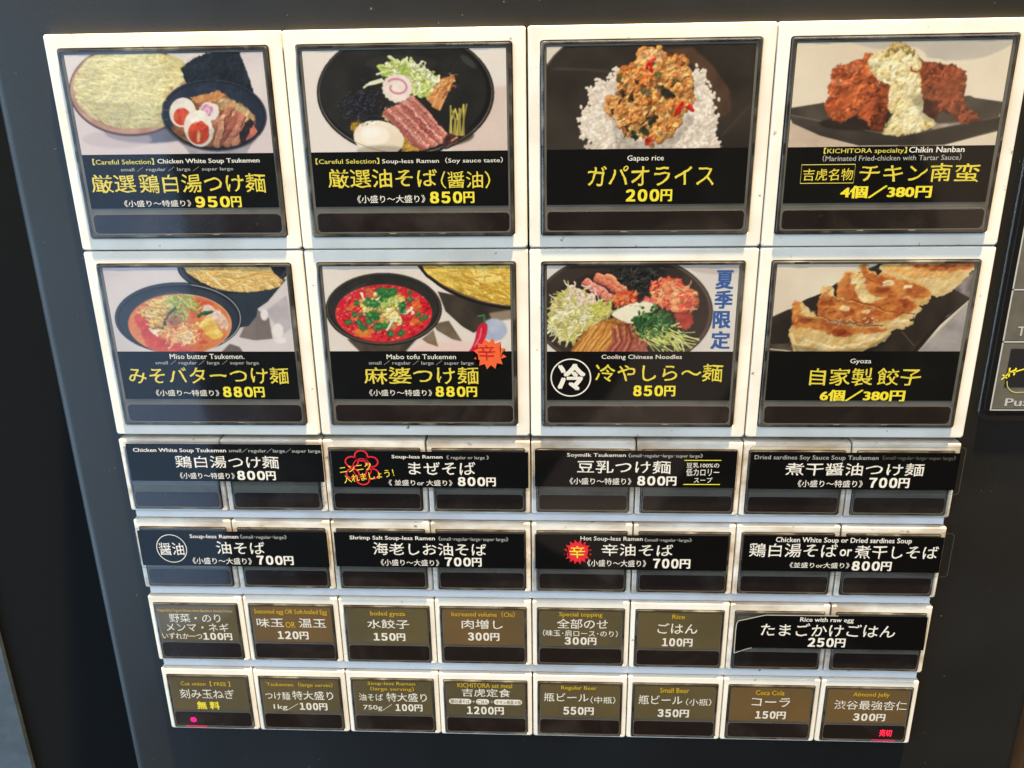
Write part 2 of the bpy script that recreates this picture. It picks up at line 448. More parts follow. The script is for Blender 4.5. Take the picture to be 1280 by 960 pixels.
TEXTS = """
L1|english_text|【Careful Selection】|Y2|r|-112.4|30.0|-96.2|31.6
L1|english_text|Chicken White Soup Tsukemen|W|b|-95.3|30.2|-68.6|31.7
L1|size_text|small ／ regular ／ large ／ super large|G|r|-105.3|32.2|-75.7|33.5
L1|title_text|厳選|Y|t|-113.8|34.0|-102.0|38.8
L1|title_text|鶏白湯つけ麺|Y|t|-101.0|34.0|-67.6|39.0
L1|portion_text|《小盛り～特盛り》|W|r|-105.9|40.7|-88.0|42.4
L1|price_text|950円|Y|x|-86.8|39.8|-74.6|42.7
L2|english_text|【Careful Selection】|Y2|r|-54.1|30.5|-37.7|32.0
L2|english_text|Soup-less Ramen（Soy sauce taste）|W|r|-37.0|30.6|-6.2|32.2
L2|title_text|厳選油そば|Y|t|-51.3|33.2|-23.1|38.1
L2|title_text|（醤油）|Y|t2|-22.2|34.0|-9.5|38.4
L2|portion_text|《小盛り～大盛り》|W|r|-44.1|39.9|-26.4|41.9
L2|price_text|850円|Y|x|-25.2|39.1|-13.7|42.1
L3|english_text|Gapao rice|W|r|25.0|30.6|34.1|32.3
L3|title_text|ガパオライス|Y|t|15.2|33.1|46.9|38.2
L3|price_text|200円|Y|x|24.9|39.0|36.6|42.1
L4|english_text|【KICHITORA specialty】|Y2|r|73.5|29.2|93.7|30.9
L4|english_text|Chikin Nanban|W|b|94.2|29.2|107.6|30.6
L4|english_text|（Marinated Fried-chicken with Tartar Sauce）|G|r|73.4|30.9|107.1|32.6
L4|title_text|吉虎名物|Y|t2|69.0|34.2|81.3|37.3
L4|title_text|チキン南|Y|t|82.8|33.2|105.3|37.8
L4|title_text|蛮|Y|t|106.1|33.3|112.1|37.9
L4|price_text|4個／380円|Y|x|78.7|38.5|101.2|41.7
L5|english_text|Miso butter Tsukemen.|W|r|-100.2|83.1|-79.1|84.6
L5|size_text|small ／ regular ／ large ／ super large|G|r|-104.6|85.0|-75.2|86.5
L5|title_text|みそバターつけ麺|Y|t|-112.9|87.0|-67.2|92.1
L5|portion_text|《小盛り～特盛り》|W|r|-105.9|93.8|-87.6|95.7
L5|price_text|880円|Y|x|-86.5|92.8|-74.6|96.0
L6|english_text|Mabo tofu Tsukemen|W|r|-39.4|83.3|-20.2|84.7
L6|size_text|small ／ regular ／ large ／ super large|G|r|-44.5|85.1|-15.4|86.6
L6|title_text|麻婆|Y|t|-46.1|87.0|-32.8|92.1
L6|title_text|つけ麺|Y|t|-32.3|87.0|-14.2|92.1
L6|portion_text|《小盛り～特盛り》|W|r|-45.0|93.7|-27.3|95.6
L6|price_text|880円|Y|x|-26.3|92.7|-14.7|95.8
L6|badge_text|辛|DR|t|-14.1|80.6|-9.4|85.1
L7|english_text|Cooling Chinese Noodles|W|r|19.6|83.3|41.3|84.9
L7|badge_text|冷|W|x|7.7|85.9|15.3|93.7
L7|title_text|冷やしら～麺|Y|t|18.0|85.9|52.6|91.2
L7|price_text|850円|Y|x|28.5|92.2|40.0|95.4
L7|season_text|夏|BL|x|49.0|60.0|53.7|65.1
L7|season_text|季|BL|x|49.0|65.4|53.8|70.4
L7|season_text|限|BL|x|48.9|71.0|53.7|75.9
L7|season_text|定|BL|x|48.7|76.6|53.9|81.7
L8|english_text|Gyoza|W|r|86.3|84.5|91.9|86.2
L8|title_text|自家製|Y|t|76.0|87.1|92.8|92.3
L8|title_text|餃子|Y|t|94.0|87.1|105.6|92.2
L8|price_text|6個／380円|Y|x|79.3|93.4|102.1|96.8
P31|english_text|Chicken White Soup Tsukemen|W|b|-115.4|111.8|-87.9|113.4
P31|size_text|small／regular／large／super large|G|r|-87.1|111.7|-60.3|113.3
P31|title_text|鶏白湯つけ麺|W|t|-103.4|114.1|-72.8|118.2
P31|portion_text|《小盛り～特盛り》|W|r|-102.7|119.6|-86.4|121.6
P31|price_text|800円|W|x|-85.6|118.9|-74.2|121.9
P32|english_text|Soup-less Ramen|W|b|-39.8|113.6|-25.1|115.0
P32|size_text|《 regular or large 》|G|r|-24.0|113.6|-11.8|115.1
P32|title_text|まぜそば|W|t|-35.2|115.7|-15.8|119.9
P32|portion_text|《 並盛りor 大盛り》|W|r|-41.2|121.5|-22.6|123.4
P32|price_text|800円|W|x|-21.0|120.5|-10.0|123.4
P32|note_text|ニンニク|Y|r|-55.1|116.5|-46.1|119.7
P32|note_text|入れましょう！|Y|r|-54.2|118.1|-39.6|122.9
P33|english_text|Soymilk Tsukemen|W|r|10.4|112.6|27.0|114.1
P33|size_text|《small･regular･large･super large》|G|r|27.7|112.6|48.6|114.1
P33|title_text|豆乳つけ麺|W|t|13.3|114.9|39.8|119.0
P33|portion_text|《小盛り～特盛り》|W|r|11.2|120.4|28.8|122.5
P33|price_text|800円|W|x|30.5|119.7|41.6|122.7
P33|note_text|豆乳100%の|W|r|44.2|115.4|53.4|117.0
P33|note_text|低カロリー|W|r|44.2|117.2|53.5|119.6
P33|note_text|スープ|W|r|46.5|120.0|51.7|121.7
P34|english_text|Dried sardines Soy Sauce Soup Tsukemen|G|r|63.1|112.9|97.3|114.6
P34|size_text|《small･regular･large･super large》|G2|r|98.3|112.8|118.4|114.4
P34|title_text|煮干醤油つけ麺|W|t|71.9|115.1|110.2|119.2
P34|portion_text|《小盛り～特盛り》|W|r|75.8|120.6|93.9|122.8
P34|price_text|700円|W|x|95.6|119.7|106.8|122.9
P41|badge_text|醤油|W|t2|-112.9|143.2|-105.2|147.6
P41|english_text|Soup-less Ramen|W|b|-102.8|140.3|-87.9|142.0
P41|size_text|《small･regular･large》|G|r|-87.4|140.2|-73.2|141.9
P41|title_text|油そば|W|t|-95.2|142.6|-80.3|147.0
P41|portion_text|《小盛り～大盛り》|W|r|-103.1|148.3|-84.8|150.6
P41|price_text|700円|W|x|-83.2|147.4|-71.9|150.6
P42|english_text|Shrimp Salt Soup-less Ramen|W|b|-54.1|140.2|-28.5|141.9
P42|size_text|《small･regular･large･super large》|G|r|-27.5|140.2|-6.7|141.9
P42|title_text|海老しお油そば|W|t|-47.4|142.4|-13.3|146.8
P42|portion_text|《小盛り～大盛り》|W|r|-45.3|148.2|-27.6|150.4
P42|price_text|700円|W|x|-25.9|147.3|-14.8|150.4
P43|english_text|Hot Soup-less Ramen|W|r|14.5|139.6|32.7|141.4
P43|size_text|《small･regular･large》|G|r|33.2|139.9|47.0|141.4
P43|title_text|辛油そば|W|t|20.7|142.0|41.7|146.2
P43|portion_text|《小盛り～大盛り》|W|r|16.6|147.5|34.0|149.8
P43|price_text|700円|W|x|36.0|146.9|47.0|150.2
P43|badge_text|辛|Y|t|11.3|142.9|15.9|147.1
P44|english_text|Chicken White Soup or Dried sardines Soup|W|b|71.3|139.2|110.1|141.4
P44|title_text|鶏白湯そば|W|t|63.9|141.3|89.3|146.0
P44|title_text|or|W|b|90.0|143.0|93.5|145.4
P44|title_text|煮干しそば|W|t|94.3|141.7|118.1|146.2
P44|portion_text|《並盛りor大盛り》|W|r|76.0|147.6|93.3|149.5
P44|price_text|800円|W|x|94.0|147.0|105.4|150.2
S51|english_text|Vegetable,Yogurt,Green laver,Bamboo shoots,Onion|Y3|r|-117.2|167.3|-93.4|168.6
S51|title_text|野菜・のり|W|t2|-113.8|169.0|-97.5|172.3
S51|title_text|メンマ・ネギ|W|t2|-115.3|172.5|-95.3|175.6
S51|portion_text|いずれか一つ|W|r|-117.0|176.2|-104.2|178.6
S51|price_text|100円|W|x|-103.9|176.0|-94.6|178.7
S52|english_text|Seasoned egg OR Soft-boiled Egg|Y3|r|-86.5|167.0|-63.6|169.2
S52|title_text|味玉|W|t|-86.2|170.4|-77.6|173.8
S52|title_text|OR|Y3|r|-77.1|171.6|-74.0|173.8
S52|title_text|温玉|W|t|-72.9|170.2|-64.2|173.6
S52|price_text|120円|W|x|-80.0|175.1|-70.2|178.1
S53|english_text|boiled gyoza|Y3|r|-50.0|167.1|-39.2|169.2
S53|title_text|水餃子|W|t|-51.2|170.1|-38.1|173.5
S53|price_text|150円|W|x|-49.6|175.1|-39.6|178.0
S54|english_text|Increased volume（Chi）|Y3|r|-24.7|166.6|-5.2|168.8
S54|title_text|肉増し|W|t|-21.7|169.7|-9.0|173.2
S54|price_text|300円|W|x|-19.9|174.5|-10.1|177.5
S55|english_text|Special topping|Y3|r|8.4|166.5|21.6|168.5
S55|title_text|全部のせ|W|t|7.7|168.9|23.3|172.6
S55|portion_text|（味玉･肩ロース･のり）|W|r|3.4|173.0|26.4|175.4
S55|price_text|300円|W|x|10.1|175.6|19.9|178.4
S56|english_text|Rice|Y3|r|42.7|166.7|46.5|168.3
S56|title_text|ごはん|W|t|38.4|169.8|50.5|173.7
S56|price_text|100円|W|x|40.0|175.3|49.3|178.3
P54|english_text|Rice with raw egg|W|b|80.9|166.6|96.8|168.6
P54|title_text|たまごかけごはん|W|t|69.5|168.7|109.5|173.4
P54|price_text|250円|W|x|84.0|173.9|95.2|177.2
S61|english_text|Cut onion【 FREE 】|Y3|r|-113.9|194.8|-97.6|196.8
S61|title_text|刻み玉ねぎ|W|t2|-114.7|198.0|-96.7|201.8
S61|price_text|無 料|Y|x|-109.7|202.9|-102.1|206.1
S62|english_text|Tsukemen（large servin）|Y3|r|-85.7|194.5|-64.2|196.6
S62|title_text|つけ麺|W|t2|-86.6|198.5|-78.5|201.6
S62|title_text|特大盛り|W|t|-77.7|197.8|-64.3|201.5
S62|price_text|1kg／|W|r|-84.3|203.0|-76.1|205.9
S62|price_text|100円|W|x|-75.7|202.6|-66.6|205.5
S63|english_text|Soup-less Ramen|Y3|r|-52.8|193.7|-37.5|195.4
S63|english_text|（large serving）|Y3|r|-52.1|195.6|-38.0|197.5
S63|title_text|油そば|W|t2|-56.1|198.4|-48.2|201.3
S63|title_text|特大盛り|W|t|-47.1|197.9|-34.0|201.5
S63|price_text|750g／|W|r|-54.9|202.6|-45.5|205.4
S63|price_text|100円|W|x|-44.4|202.4|-35.6|205.2
S64|english_text|KICHITORA set meal|Y3|r|-23.8|193.5|-6.4|195.3
S64|title_text|吉虎定食|W|t|-22.5|195.6|-7.0|198.9
S64|price_text|1200円|W|x|-21.1|202.7|-9.2|205.8
S64|pill_text|鶏白湯そば|BR|r|-26.3|200.0|-20.1|201.6
S64|pill_text|ごはん|BR|r|-17.7|200.0|-14.2|201.5
S64|pill_text|チキン南蛮４個|BR|r|-11.7|200.1|-3.7|201.6
S64|pill_text|＋|W|r|-19.3|200.2|-18.4|201.4
S64|pill_text|＋|W|r|-13.4|200.2|-12.6|201.3
S65|english_text|Regular Beer|Y3|r|9.1|193.9|20.3|195.8
S65|title_text|瓶ビール|W|t|3.6|196.7|17.8|200.1
S65|title_text|（中瓶）|W|t2|18.4|197.8|26.3|200.6
S65|price_text|550円|W|x|9.8|202.1|19.5|205.2
S66|english_text|Small Beer|Y3|r|40.2|194.1|49.3|196.0
S66|title_text|瓶ビール|W|t|33.6|197.0|47.4|200.6
S66|title_text|（小瓶）|W|t2|48.5|198.0|56.5|200.8
S66|price_text|350円|W|x|39.8|202.4|49.7|205.5
S67|english_text|Coca Cola|Y3|r|70.1|194.4|79.0|196.2
S67|title_text|コーラ|W|t|69.1|197.2|81.0|200.6
S67|price_text|150円|W|x|70.6|202.4|80.1|205.4
S68|english_text|Almond Jelly|Y3|r|100.1|194.5|111.3|196.5
S68|title_text|渋谷最強杏仁|W|t2|94.7|197.6|117.1|201.2
S68|price_text|300円|W|x|101.1|202.6|111.0|205.5
S68|sold_out_light|売切|RED|x|110.0|208.7|113.8|211.4
"""

LINES = {}
for ln in TEXTS.strip().split('\n'):
    k, role, body, colr, st, a, b, c, d = ln.split('|')
    LINES.setdefault(k, []).append((role, body, colr, st, float(a), float(b), float(c), float(d)))


def write(key, parent, h):
    for role, body, colr, st, x0, y0, x1, y1 in LINES.get(key, []):
        if role == 'sold_out_light':
            continue
        rot = 0.0
        if key == 'P32' and role == 'note_text':
            rot = -0.16
            first = body.startswith('ニ')
            cy = (y0 + y1) / 2
            y0, y1 = (cy - 1.45, cy + 0.85) if first else (cy - 1.35, cy + 1.15)
            x0, x1 = x0 - .2, x1 + .2
        if colr == 'Y' and role == 'title_text':
            colr = 'YT'
        hh = h + (0.012 if role != 'badge_text' else 0.075)
        if st == 'x' and body.endswith('円') and body[:-1].isdigit():
            # wide heavy figures followed by the yen character
            wy = min(0.95 * (y1 - y0), 0.3 * (x1 - x0))
            fw = ''.join(chr(0xFF10 + int(ch)) for ch in body[:-1])
            _cu.space_character = 0.585
            lettering(role, fw, 'xx', x0, y0, x1 - wy * 1.1, y1, hh, TM[colr], parent)
            _cu.space_character = 1.0
            lettering(role, '円', 'x', x1 - wy, y0 + (y1 - y0) * .03, x1, y1, hh, TM[colr], parent)
            continue
        lettering(role, body, st, x0, y0, x1, y1, hh, TM[colr], parent, rot)


# ---------------------------------------------------------------- the setting
def structure(o):
    o['kind'] = 'structure'
    return o


# front panel with a rectangular opening for the button field
N = 4
XL, XR, YT, YB = -136.9, 155.6, -90, 330
R_ = 2.8
prof = []
for i in range(6):
    a = math.pi / 2 * i / 5
    ins = R_ * (1 - math.cos(math.pi / 2 - a))
    hh = -2.5 - R_ * (1 - math.sin(math.pi / 2 - a))
prof = [(rr(XL, YT, XR, YB, 2.9), -60.0)]
for i in range(8):
    a = math.pi / 2 * i / 7
    ins = R_ * (1 - math.cos(a))
    hh = -2.5 - R_ + R_ * math.sin(a)
    prof.append((rr(XL + ins, YT + ins, XR - ins, YB - ins, max(2.9 - ins, 0.1)), hh))
prof.append((rr(XL + R_ + .4, YT + R_ + .4, XR - R_ - .4, YB - R_ - .4, 0.1), -2.5))
prof.append((rr(-119.7, 0.3, 119.7, 213.9, 0.3), -2.5))
prof.append((rr(-119.7, 0.3, 119.7, 213.9, 0.3), -7.0))
panel = structure(loops('machine_panel', prof, PANEL, cap_last=False, smooth=False))
for f in panel.data.polygons:
    f.use_smooth = True
panel.data.set_sharp_from_angle(angle=math.radians(35))
rec = structure(slab('panel_recess', -122, -2, 122, 216, -9, -7.0, VOID, r=0.1))
for y0, y1 in ((133.05, 135.65), (160.0, 162.65), (187.15, 189.95)):
    loops('spacer_rail', [(rr(-119.1, y0, 119.1, y1, 0.2), -6.9), (rr(-119.1, y0, 119.1, y1, 0.2), -1.2),
                          (rr(-118.9, y0 + 0.25, 118.9, y1 - 0.25, 0.1), -0.9)], RAIL, panel)
back = structure(slab('machine_side', -600, -500, 700, 700, -75, -61, VOID, r=1))
structure(slab('wall', -420, 40, -217, 400, -61, -59, BLUEWALL, r=1))
structure(slab('wooden_post', 159.2, 100, 240, 400, -61, -16, WOOD, r=1))

# ---------------------------------------------------------------- menu buttons
GR_BIG = 'large menu buttons with food photographs'


def ring(name, o, i, r_out, r_in, mt, parent, top=0.0):
    x0, y0, x1, y1 = o
    a0, b0, a1, b1 = i
    lp = [(rr(x0, y0, x1, y1, r_out), -6.0), (rr(x0, y0, x1, y1, r_out), top - 0.45),
          (rr(x0 + .07, y0 + .07, x1 - .07, y1 - .07, r_out), top - 0.2),
          (rr(x0 + .2, y0 + .2, x1 - .2, y1 - .2, r_out), top - 0.05),
          (rr(x0 + .38, y0 + .38, x1 - .38, y1 - .38, r_out), top),
          (rr(a0 - .12, b0 - .12, a1 + .12, b1 + .12, r_in), top),
          (rr(a0, b0, a1, b1, r_in), top - 0.15), (rr(a0, b0, a1, b1, r_in), -3.0)]
    return loops(name, lp, mt, parent, cap_last=False)


def big_button(key, col, row, label):
    x0, x1 = -120 + 60 * col, -60 + 60 * col
    y0, y1 = (0.0, 54.0) if row == 0 else (54.35, 107.95)
    t = thing('menu_button', label, 'button', (x0 + x1) / 2, (y0 + y1) / 2, GR_BIG)
    ring('frame', (x0 + .2, y0, x1 - .2, y1), (x0 + 3.25, y0 + 3.3, x1 - 3.45, y1 - 3.2), 0.7, 0.8, WHITE, t)
    a0, b0, a1, b1 = x0 + 3.45, y0 + 3.5, x1 - 3.65, y1 - 3.4
    tray = loops('tray', [(rr(a0, b0, a1, b1, .7), -2.9), (rr(a0, b0, a1, b1, .7), 1.2), (rr(a0 + .2, b0 + .2, a1 - .2, b1 - .2, .6), 1.4),
                          (rr(a0 + .7, b0 + .7, a1 - .7, b1 - .7, .5), 1.4), (rr(a0 + .7, b0 + .7, a1 - .7, b1 - .7, .5), 1.0)], TRAY, t)
    # small black clips and side catches of the tray
    for cx in (a0 + 7.4, a1 - 7.4):
        slab('clip', cx - 1.9, b0 + .12, cx + 1.9, b0 + .62, 1.2, 1.46, NOTCH, tray, 0.1, 0.03)
    for cx in (a0 + .30, a1 - .30):
        slab('catch', cx - .28, b0 + 24.4, cx + .28, b0 + 27.2, 1.2, 1.46, NOTCH, tray, 0.1, 0.03)
    c0, c1, d0, d1 = x0 + 4.75, x1 - 4.95, y0 + 4.75, y0 + 42.9
    f1 = y0 + 29.05 if row == 0 else y0 + 28.25
    if row:
        d0, d1 = y0 + 4.25, y0 + 42.5
    (c0, d0), (c1, d1) = near([(c0, d0), (c1, d1)], .6)
    f1 = near([(0, f1)], .6)[0][1]
    slab('bed', a0 + .75, b0 + .75, a1 - .75, b1 - .75, 0.8, 1.08, BED, tray, 0.4, 0.05)
    card = slab('menu_card', c0, d0, c1, d1, 1.09, 1.2, BLACKCARD, t, 0.15, 0.02)
    food_print(key, c0 + .05, d0 + .05, c1 - .05, f1, 1.23, card)
    write(key, card, 1.22)
    # window strip under the card with its raised rim
    wy0, wy1 = (y0 + 44.0, y0 + 49.0) if row else (y0 + 44.5, y0 + 49.35)
    win = slab('indicator_window', c0 + .1, wy0, c1 + .1, wy1, 1.09, 1.24, WINDOW, t, 1.1, 0.1)
    ribbon('rim', [(rr(c0 - .15, wy0 - .25, c1 + .35, wy1 + .25, 1.2), 0.22, True)], 1.26, RIM, win)
    led = slab('ledge', a0 + .9, wy1 + .32, a1 - .9, b1 - .35, 1.0, 1.2, LEDGE, win, 0.1, 0.03)
    w = a1 - a0
    for f in (0.385, 0.63):
        slab('ledge_block', a0 + w * f, wy1 + .40, a0 + w * f + 1.7, b1 - .38, 1.1, 1.27, PATCH, win, 0.05, 0.03)
    loops('clear_cover', [(rr(a0 + .1, b0 + .1, a1 - .1, b1 - .1, .6), 1.48), (rr(a0 + .1, b0 + .1, a1 - .1, b1 - .1, .6), 1.7),
                          (rr(a0 + .4, b0 + .4, a1 - .4, b1 - .4, .5), 1.9)], CLEAR, t, cap_first=True)
    return t


GR_SMALL = 'small menu buttons with gold cards'
GR_BLANK = 'small buttons under the black name plates'


def small_button(c, y0, y1, label, key=None, cardm=None, plain=False):
    x0, x1 = -120 + 30 * c, -90 + 30 * c
    t = thing('menu_button', label, 'button', (x0 + x1) / 2, (y0 + y1) / 2, GR_BLANK if plain else GR_SMALL)
    a0, b0, a1, b1 = x0 + 1.75, y0 + 2.5, x1 - 1.75, y1 - 0.85
    fr = ring('frame', (x0 + .17, y0, x1 - .17, y1), (a0 - .15, b0 - .15, a1 + .15, b1 + .1), 0.6, 0.6, GRIMY if plain else WHITE, t)
    tray = loops('tray', [(rr(a0, b0, a1, b1, .5), -2.9), (rr(a0, b0, a1, b1, .5), .75), (rr(a0 + .12, b0 + .12, a1 - .12, b1 - .12, .4), .9),
                          (rr(a0 + .45, b0 + .4, a1 - .45, b1 - .4, .4), .9), (rr(a0 + .45, b0 + .4, a1 - .45, b1 - .4, .4), .6)],
                 TRAY, t)
    for cx in (a0 + .2, a1 - .2):
        slab('catch', cx - .2, b0 + 9.0, cx + .2, b0 + 10.6, .7, .95, NOTCH, tray, 0.1, 0.03)
    slab('bed', a0 + .5, b0 + .45, a1 - .5, b1 - .45, .4, .68, BED, tray, 0.3, 0.05)
    if key:
        (k0, l0), (k1, l1) = near([(a0 + .85, b0 + .55), (a1 - .75, b0 + 14.0)], .42)
        card = slab('menu_card', k0, l0, k1, l1, .7, .82, cardm, t, 0.1, 0.02)
        if key == 'S64':
            for q0, q1 in ((-26.7, -19.5), (-18.0, -13.8), (-12.3, -3.3)):
                poly('pill', near(rr(q0, 199.25, q1, 201.35, 1.0), .42, 1.0), 0.84, TM['W'], card)
        write(key, card, .84)
    wy0, wy1 = b0 + 14.75 - .3, b1 - .85
    win = slab('indicator_window', a0 + .6, wy0, a1 - .55, wy1, .7, .84, WINDOW, t, 0.9, 0.08)
    ribbon('rim', [(rr(a0 + .5, wy0 - .18, a1 - .45, wy1 + .18, 1.0), 0.16, True)], .86, RIM, win)
    if key == 'S61':
        poly('lamp_light', near(circle(-111.4, 209.9, 0.95), .43, 1.0), .90, LEDRED, win)
    if key == 'S68':
        r = [l for l in LINES['S68'] if l[0] == 'sold_out_light'][0]
        lettering('sold_out_light', r[1], 'b', r[4], r[5], r[6], r[7], .90, TM['RED'], win)
    if key in ('S61', 'S68'):
        gx = -111.0 if key == 'S61' else 111.5
        slab('lamp_glow', gx - 3.6, b1 - .70, gx + 3.6, b1 - .18, .6, .90, mat('red_lamp_spill', (0.2, 0, 0.02, 1), .4, .5, 0, (1.0, .01, .10, 1), 0.8), win, 0.2, 0.03)  # emissive strip imitating the lamp's red light leaking through the ledge
    loops('clear_cover', [(rr(a0 + .05, b0 + .05, a1 - .05, b1 - .05, .4), .96), (rr(a0 + .05, b0 + .05, a1 - .05, b1 - .05, .4), 1.08),
                          (rr(a0 + .2, b0 + .2, a1 - .2, b1 - .2, .3), 1.2)], CLEAR, t, cap_first=True)
    return t


# ---------------------------------------------------------------- printed food photographs, painted into an image by code
PW, PH = 512, 248


def vnoise(rs, h, w, cell, octs=3):
    out = np.zeros((h, w))
    amp, tot = 1.0, 0.0
    for _ in range(octs):
        gh, gw = int(h / cell) + 3, int(w / cell) + 3
        g = rs.rand(gh, gw)
        ys = np.linspace(0, h / cell, h)
        xs = np.linspace(0, w / cell, w)
        yi, xi = ys.astype(int), xs.astype(int)
        fy, fx = ys - yi, xs - xi
        fy = (fy * fy * (3 - 2 * fy))[:, None]
        fx = (fx * fx * (3 - 2 * fx))[None]
        a = g[yi][:, xi] * (1 - fx) + g[yi][:, xi + 1] * fx
        b = g[yi + 1][:, xi] * (1 - fx) + g[yi + 1][:, xi + 1] * fx
        out += amp * (a * (1 - fy) + b * fy)
        tot += amp
        amp *= 0.55
        cell = max(cell / 2, 1.2)
    return out / tot


def box(a, k=1):
    for _ in range(k):
        p = np.pad(a, 1, mode='edge')
        a = (p[:-2] + p[1:-1] * 2 + p[2:])[:, 1:-1] / 4
        p = np.pad(a, 1, mode='edge')
        a = (p[:, :-2] + p[:, 1:-1] * 2 + p[:, 2:])[1:-1] / 4
    return a


class Paint:
    def __init__(s, quad, bg, seed):
        s.rs = np.random.RandomState(seed)
        dst = [(0, 0), (PW, 0), (PW, PH), (0, PH)]
        A, B = [], []
        for (x, y), (u, v) in zip(quad, dst):
            A += [[x, y, 1, 0, 0, 0, -u * x, -u * y], [0, 0, 0, x, y, 1, -v * x, -v * y]]
            B += [u, v]
        s.H = np.append(np.linalg.solve(np.array(A, float), np.array(B, float)), 1).reshape(3, 3)
        s.k = PW / abs(quad[1][0] - quad[0][0])
        s.im = np.ones((PH, PW, 3)) * np.array(bg) / 255
        s.clip = None

    def T(s, pts):
        p = np.asarray(pts, float)
        q = np.c_[p, np.ones(len(p))] @ s.H.T
        return q[:, :2] / q[:, 2:]

    def mask(s, pts, soft=1):
        p = s.T(pts)
        x0, y0 = np.floor(p.min(0) - 3 - soft).astype(int)
        x1, y1 = np.ceil(p.max(0) + 3 + soft).astype(int)
        x0, y0, x1, y1 = max(x0, 0), max(y0, 0), min(x1, PW), min(y1, PH)
        if x1 <= x0 or y1 <= y0:
            return None
        ys = np.arange(y0, y1) + 0.5
        m = np.zeros((y1 - y0, x1 - x0 + 1))
        a, b = p, np.roll(p, -1, 0)
        for (ax, ay), (bx, by) in zip(a, b):
            if ay == by:
                continue
            lo, hi = min(ay, by), max(ay, by)
            r = np.nonzero((ys >= lo) & (ys < hi))[0]
            if len(r) == 0:
                continue
            xc = ax + (ys[r] - ay) * (bx - ax) / (by - ay)
            c = np.clip(np.round(xc - x0).astype(int), 0, x1 - x0)
            m[r, c] += 1
        m = (np.cumsum(m, 1)[:, :-1] % 2)
        m = box(m, soft) if soft else m
        if s.clip is not None:
            m = m * s.clip[y0:y1, x0:x1]
        return m, x0, y0, x1, y1

    def blend(s, mk, col, alpha=1.0):
        m, x0, y0, x1, y1 = mk
        reg = s.im[y0:y1, x0:x1]
        m = (m * alpha)[..., None]
        reg[:] = reg * (1 - m) + col * m

    def poly(s, pts, c, c2=None, cell=12, soft=1, jit=0, smooth=False, alpha=1.0, oct=3, contrast=2.2, shade=0.0):
        p = np.asarray(pts, float)
        if smooth:
            n = len(p)
            q = []
            for i in range(n):
                p0, p1, p2, p3 = p[i - 1], p[i], p[(i + 1) % n], p[(i + 2) % n]
                for t in np.arange(0, 1, 0.2):
                    q.append(0.5 * (2 * p1 + (p2 - p0) * t + (2 * p0 - 5 * p1 + 4 * p2 - p3) * t * t + (3 * p1 - p0 - 3 * p2 + p3) * t ** 3))
            p = np.array(q)
        if jit:
            nn = max(len(p), 60)
            seg = np.linspace(0, len(p), nn * 3, endpoint=False)
            i = seg.astype(int)
            f = (seg - i)[:, None]
            p = p[i] * (1 - f) + p[(i + 1) % len(p)] * f
            p = p + s.rs.randn(len(p), 2) * jit
        mk = s.mask(p, soft)
        if mk is None:
            return
        m, x0, y0, x1, y1 = mk
        col = np.ones((y1 - y0, x1 - x0, 3)) * np.array(c) / 255
        if c2 is not None:
            n = vnoise(s.rs, y1 - y0, x1 - x0, cell, oct)
            n = np.clip((n - 0.5) * contrast + 0.5, 0, 1)[..., None]
            col = col * (1 - n) + np.array(c2) / 255 * n
        if shade:
            yy = np.linspace(1 + shade, 1 - shade, y1 - y0)[:, None, None]
            col = col * yy
        s.blend(mk, np.clip(col, 0, 1), alpha)
        return mk

    def ell(s, cx, cy, rx, ry, c, c2=None, rot=0, **k):
        a = np.linspace(0, 2 * np.pi, 56, endpoint=False)
        r = math.radians(rot)
        x, y = rx * np.cos(a), ry * np.sin(a)
        return s.poly(np.c_[cx + x * math.cos(r) - y * math.sin(r), cy + x * math.sin(r) + y * math.cos(r)], c, c2, **k)

    def setclip(s, pts=None, inv=False):
        s.clip = None
        if pts is None:
            return
        m, x0, y0, x1, y1 = s.mask(pts, 1)
        c = np.zeros((PH, PW))
        c[y0:y1, x0:x1] = m
        s.clip = c

    def epts(s, cx, cy, rx, ry, rot=0):
        a = np.linspace(0, 2 * np.pi, 56, endpoint=False)
        r = math.radians(rot)
        x, y = rx * np.cos(a), ry * np.sin(a)
        return np.c_[cx + x * math.cos(r) - y * math.sin(r), cy + x * math.sin(r) + y * math.cos(r)]

    def line(s, pts, w, c, hl=0.25, alpha=1.0, taper=False):
        """a rounded strand: lighter along its upper side, darker below"""
        p = s.T(pts)
        w = w * s.k / 2
        x0, y0 = np.floor(p.min(0) - w - 2).astype(int)
        x1, y1 = np.ceil(p.max(0) + w + 2).astype(int)
        x0, y0, x1, y1 = max(x0, 0), max(y0, 0), min(x1, PW), min(y1, PH)
        if x1 <= x0 or y1 <= y0:
            return
        Y, X = np.mgrid[y0:y1, x0:x1] + 0.5
        best = np.full(X.shape, 1e9)
        side = np.zeros(X.shape)
        wid = np.full(X.shape, float(w))
        n = len(p) - 1
        for i in range(n):
            a, b = p[i], p[i + 1]
            d = b - a
            L2 = d @ d + 1e-9
            t = np.clip(((X - a[0]) * d[0] + (Y - a[1]) * d[1]) / L2, 0, 1)
            ex, ey = X - a[0] - t * d[0], Y - a[1] - t * d[1]
            D = np.hypot(ex, ey)
            q = D < best
            best[q] = D[q]
            side[q] = (ey - 0.4 * ex)[q]
            if taper:
                tt = (i + t) / n
                wid[q] = (w * (1 - 0.75 * tt))[q]
        m = np.clip(wid - best + 0.5, 0, 1)
        if s.clip is not None:
            m = m * s.clip[y0:y1, x0:x1]
        sh = 1 - hl * np.clip(side / (wid + .3), -1, 1)
        s.blend((m, x0, y0, x1, y1), np.clip(np.array(c) / 255 * sh[..., None], 0, 1), alpha)

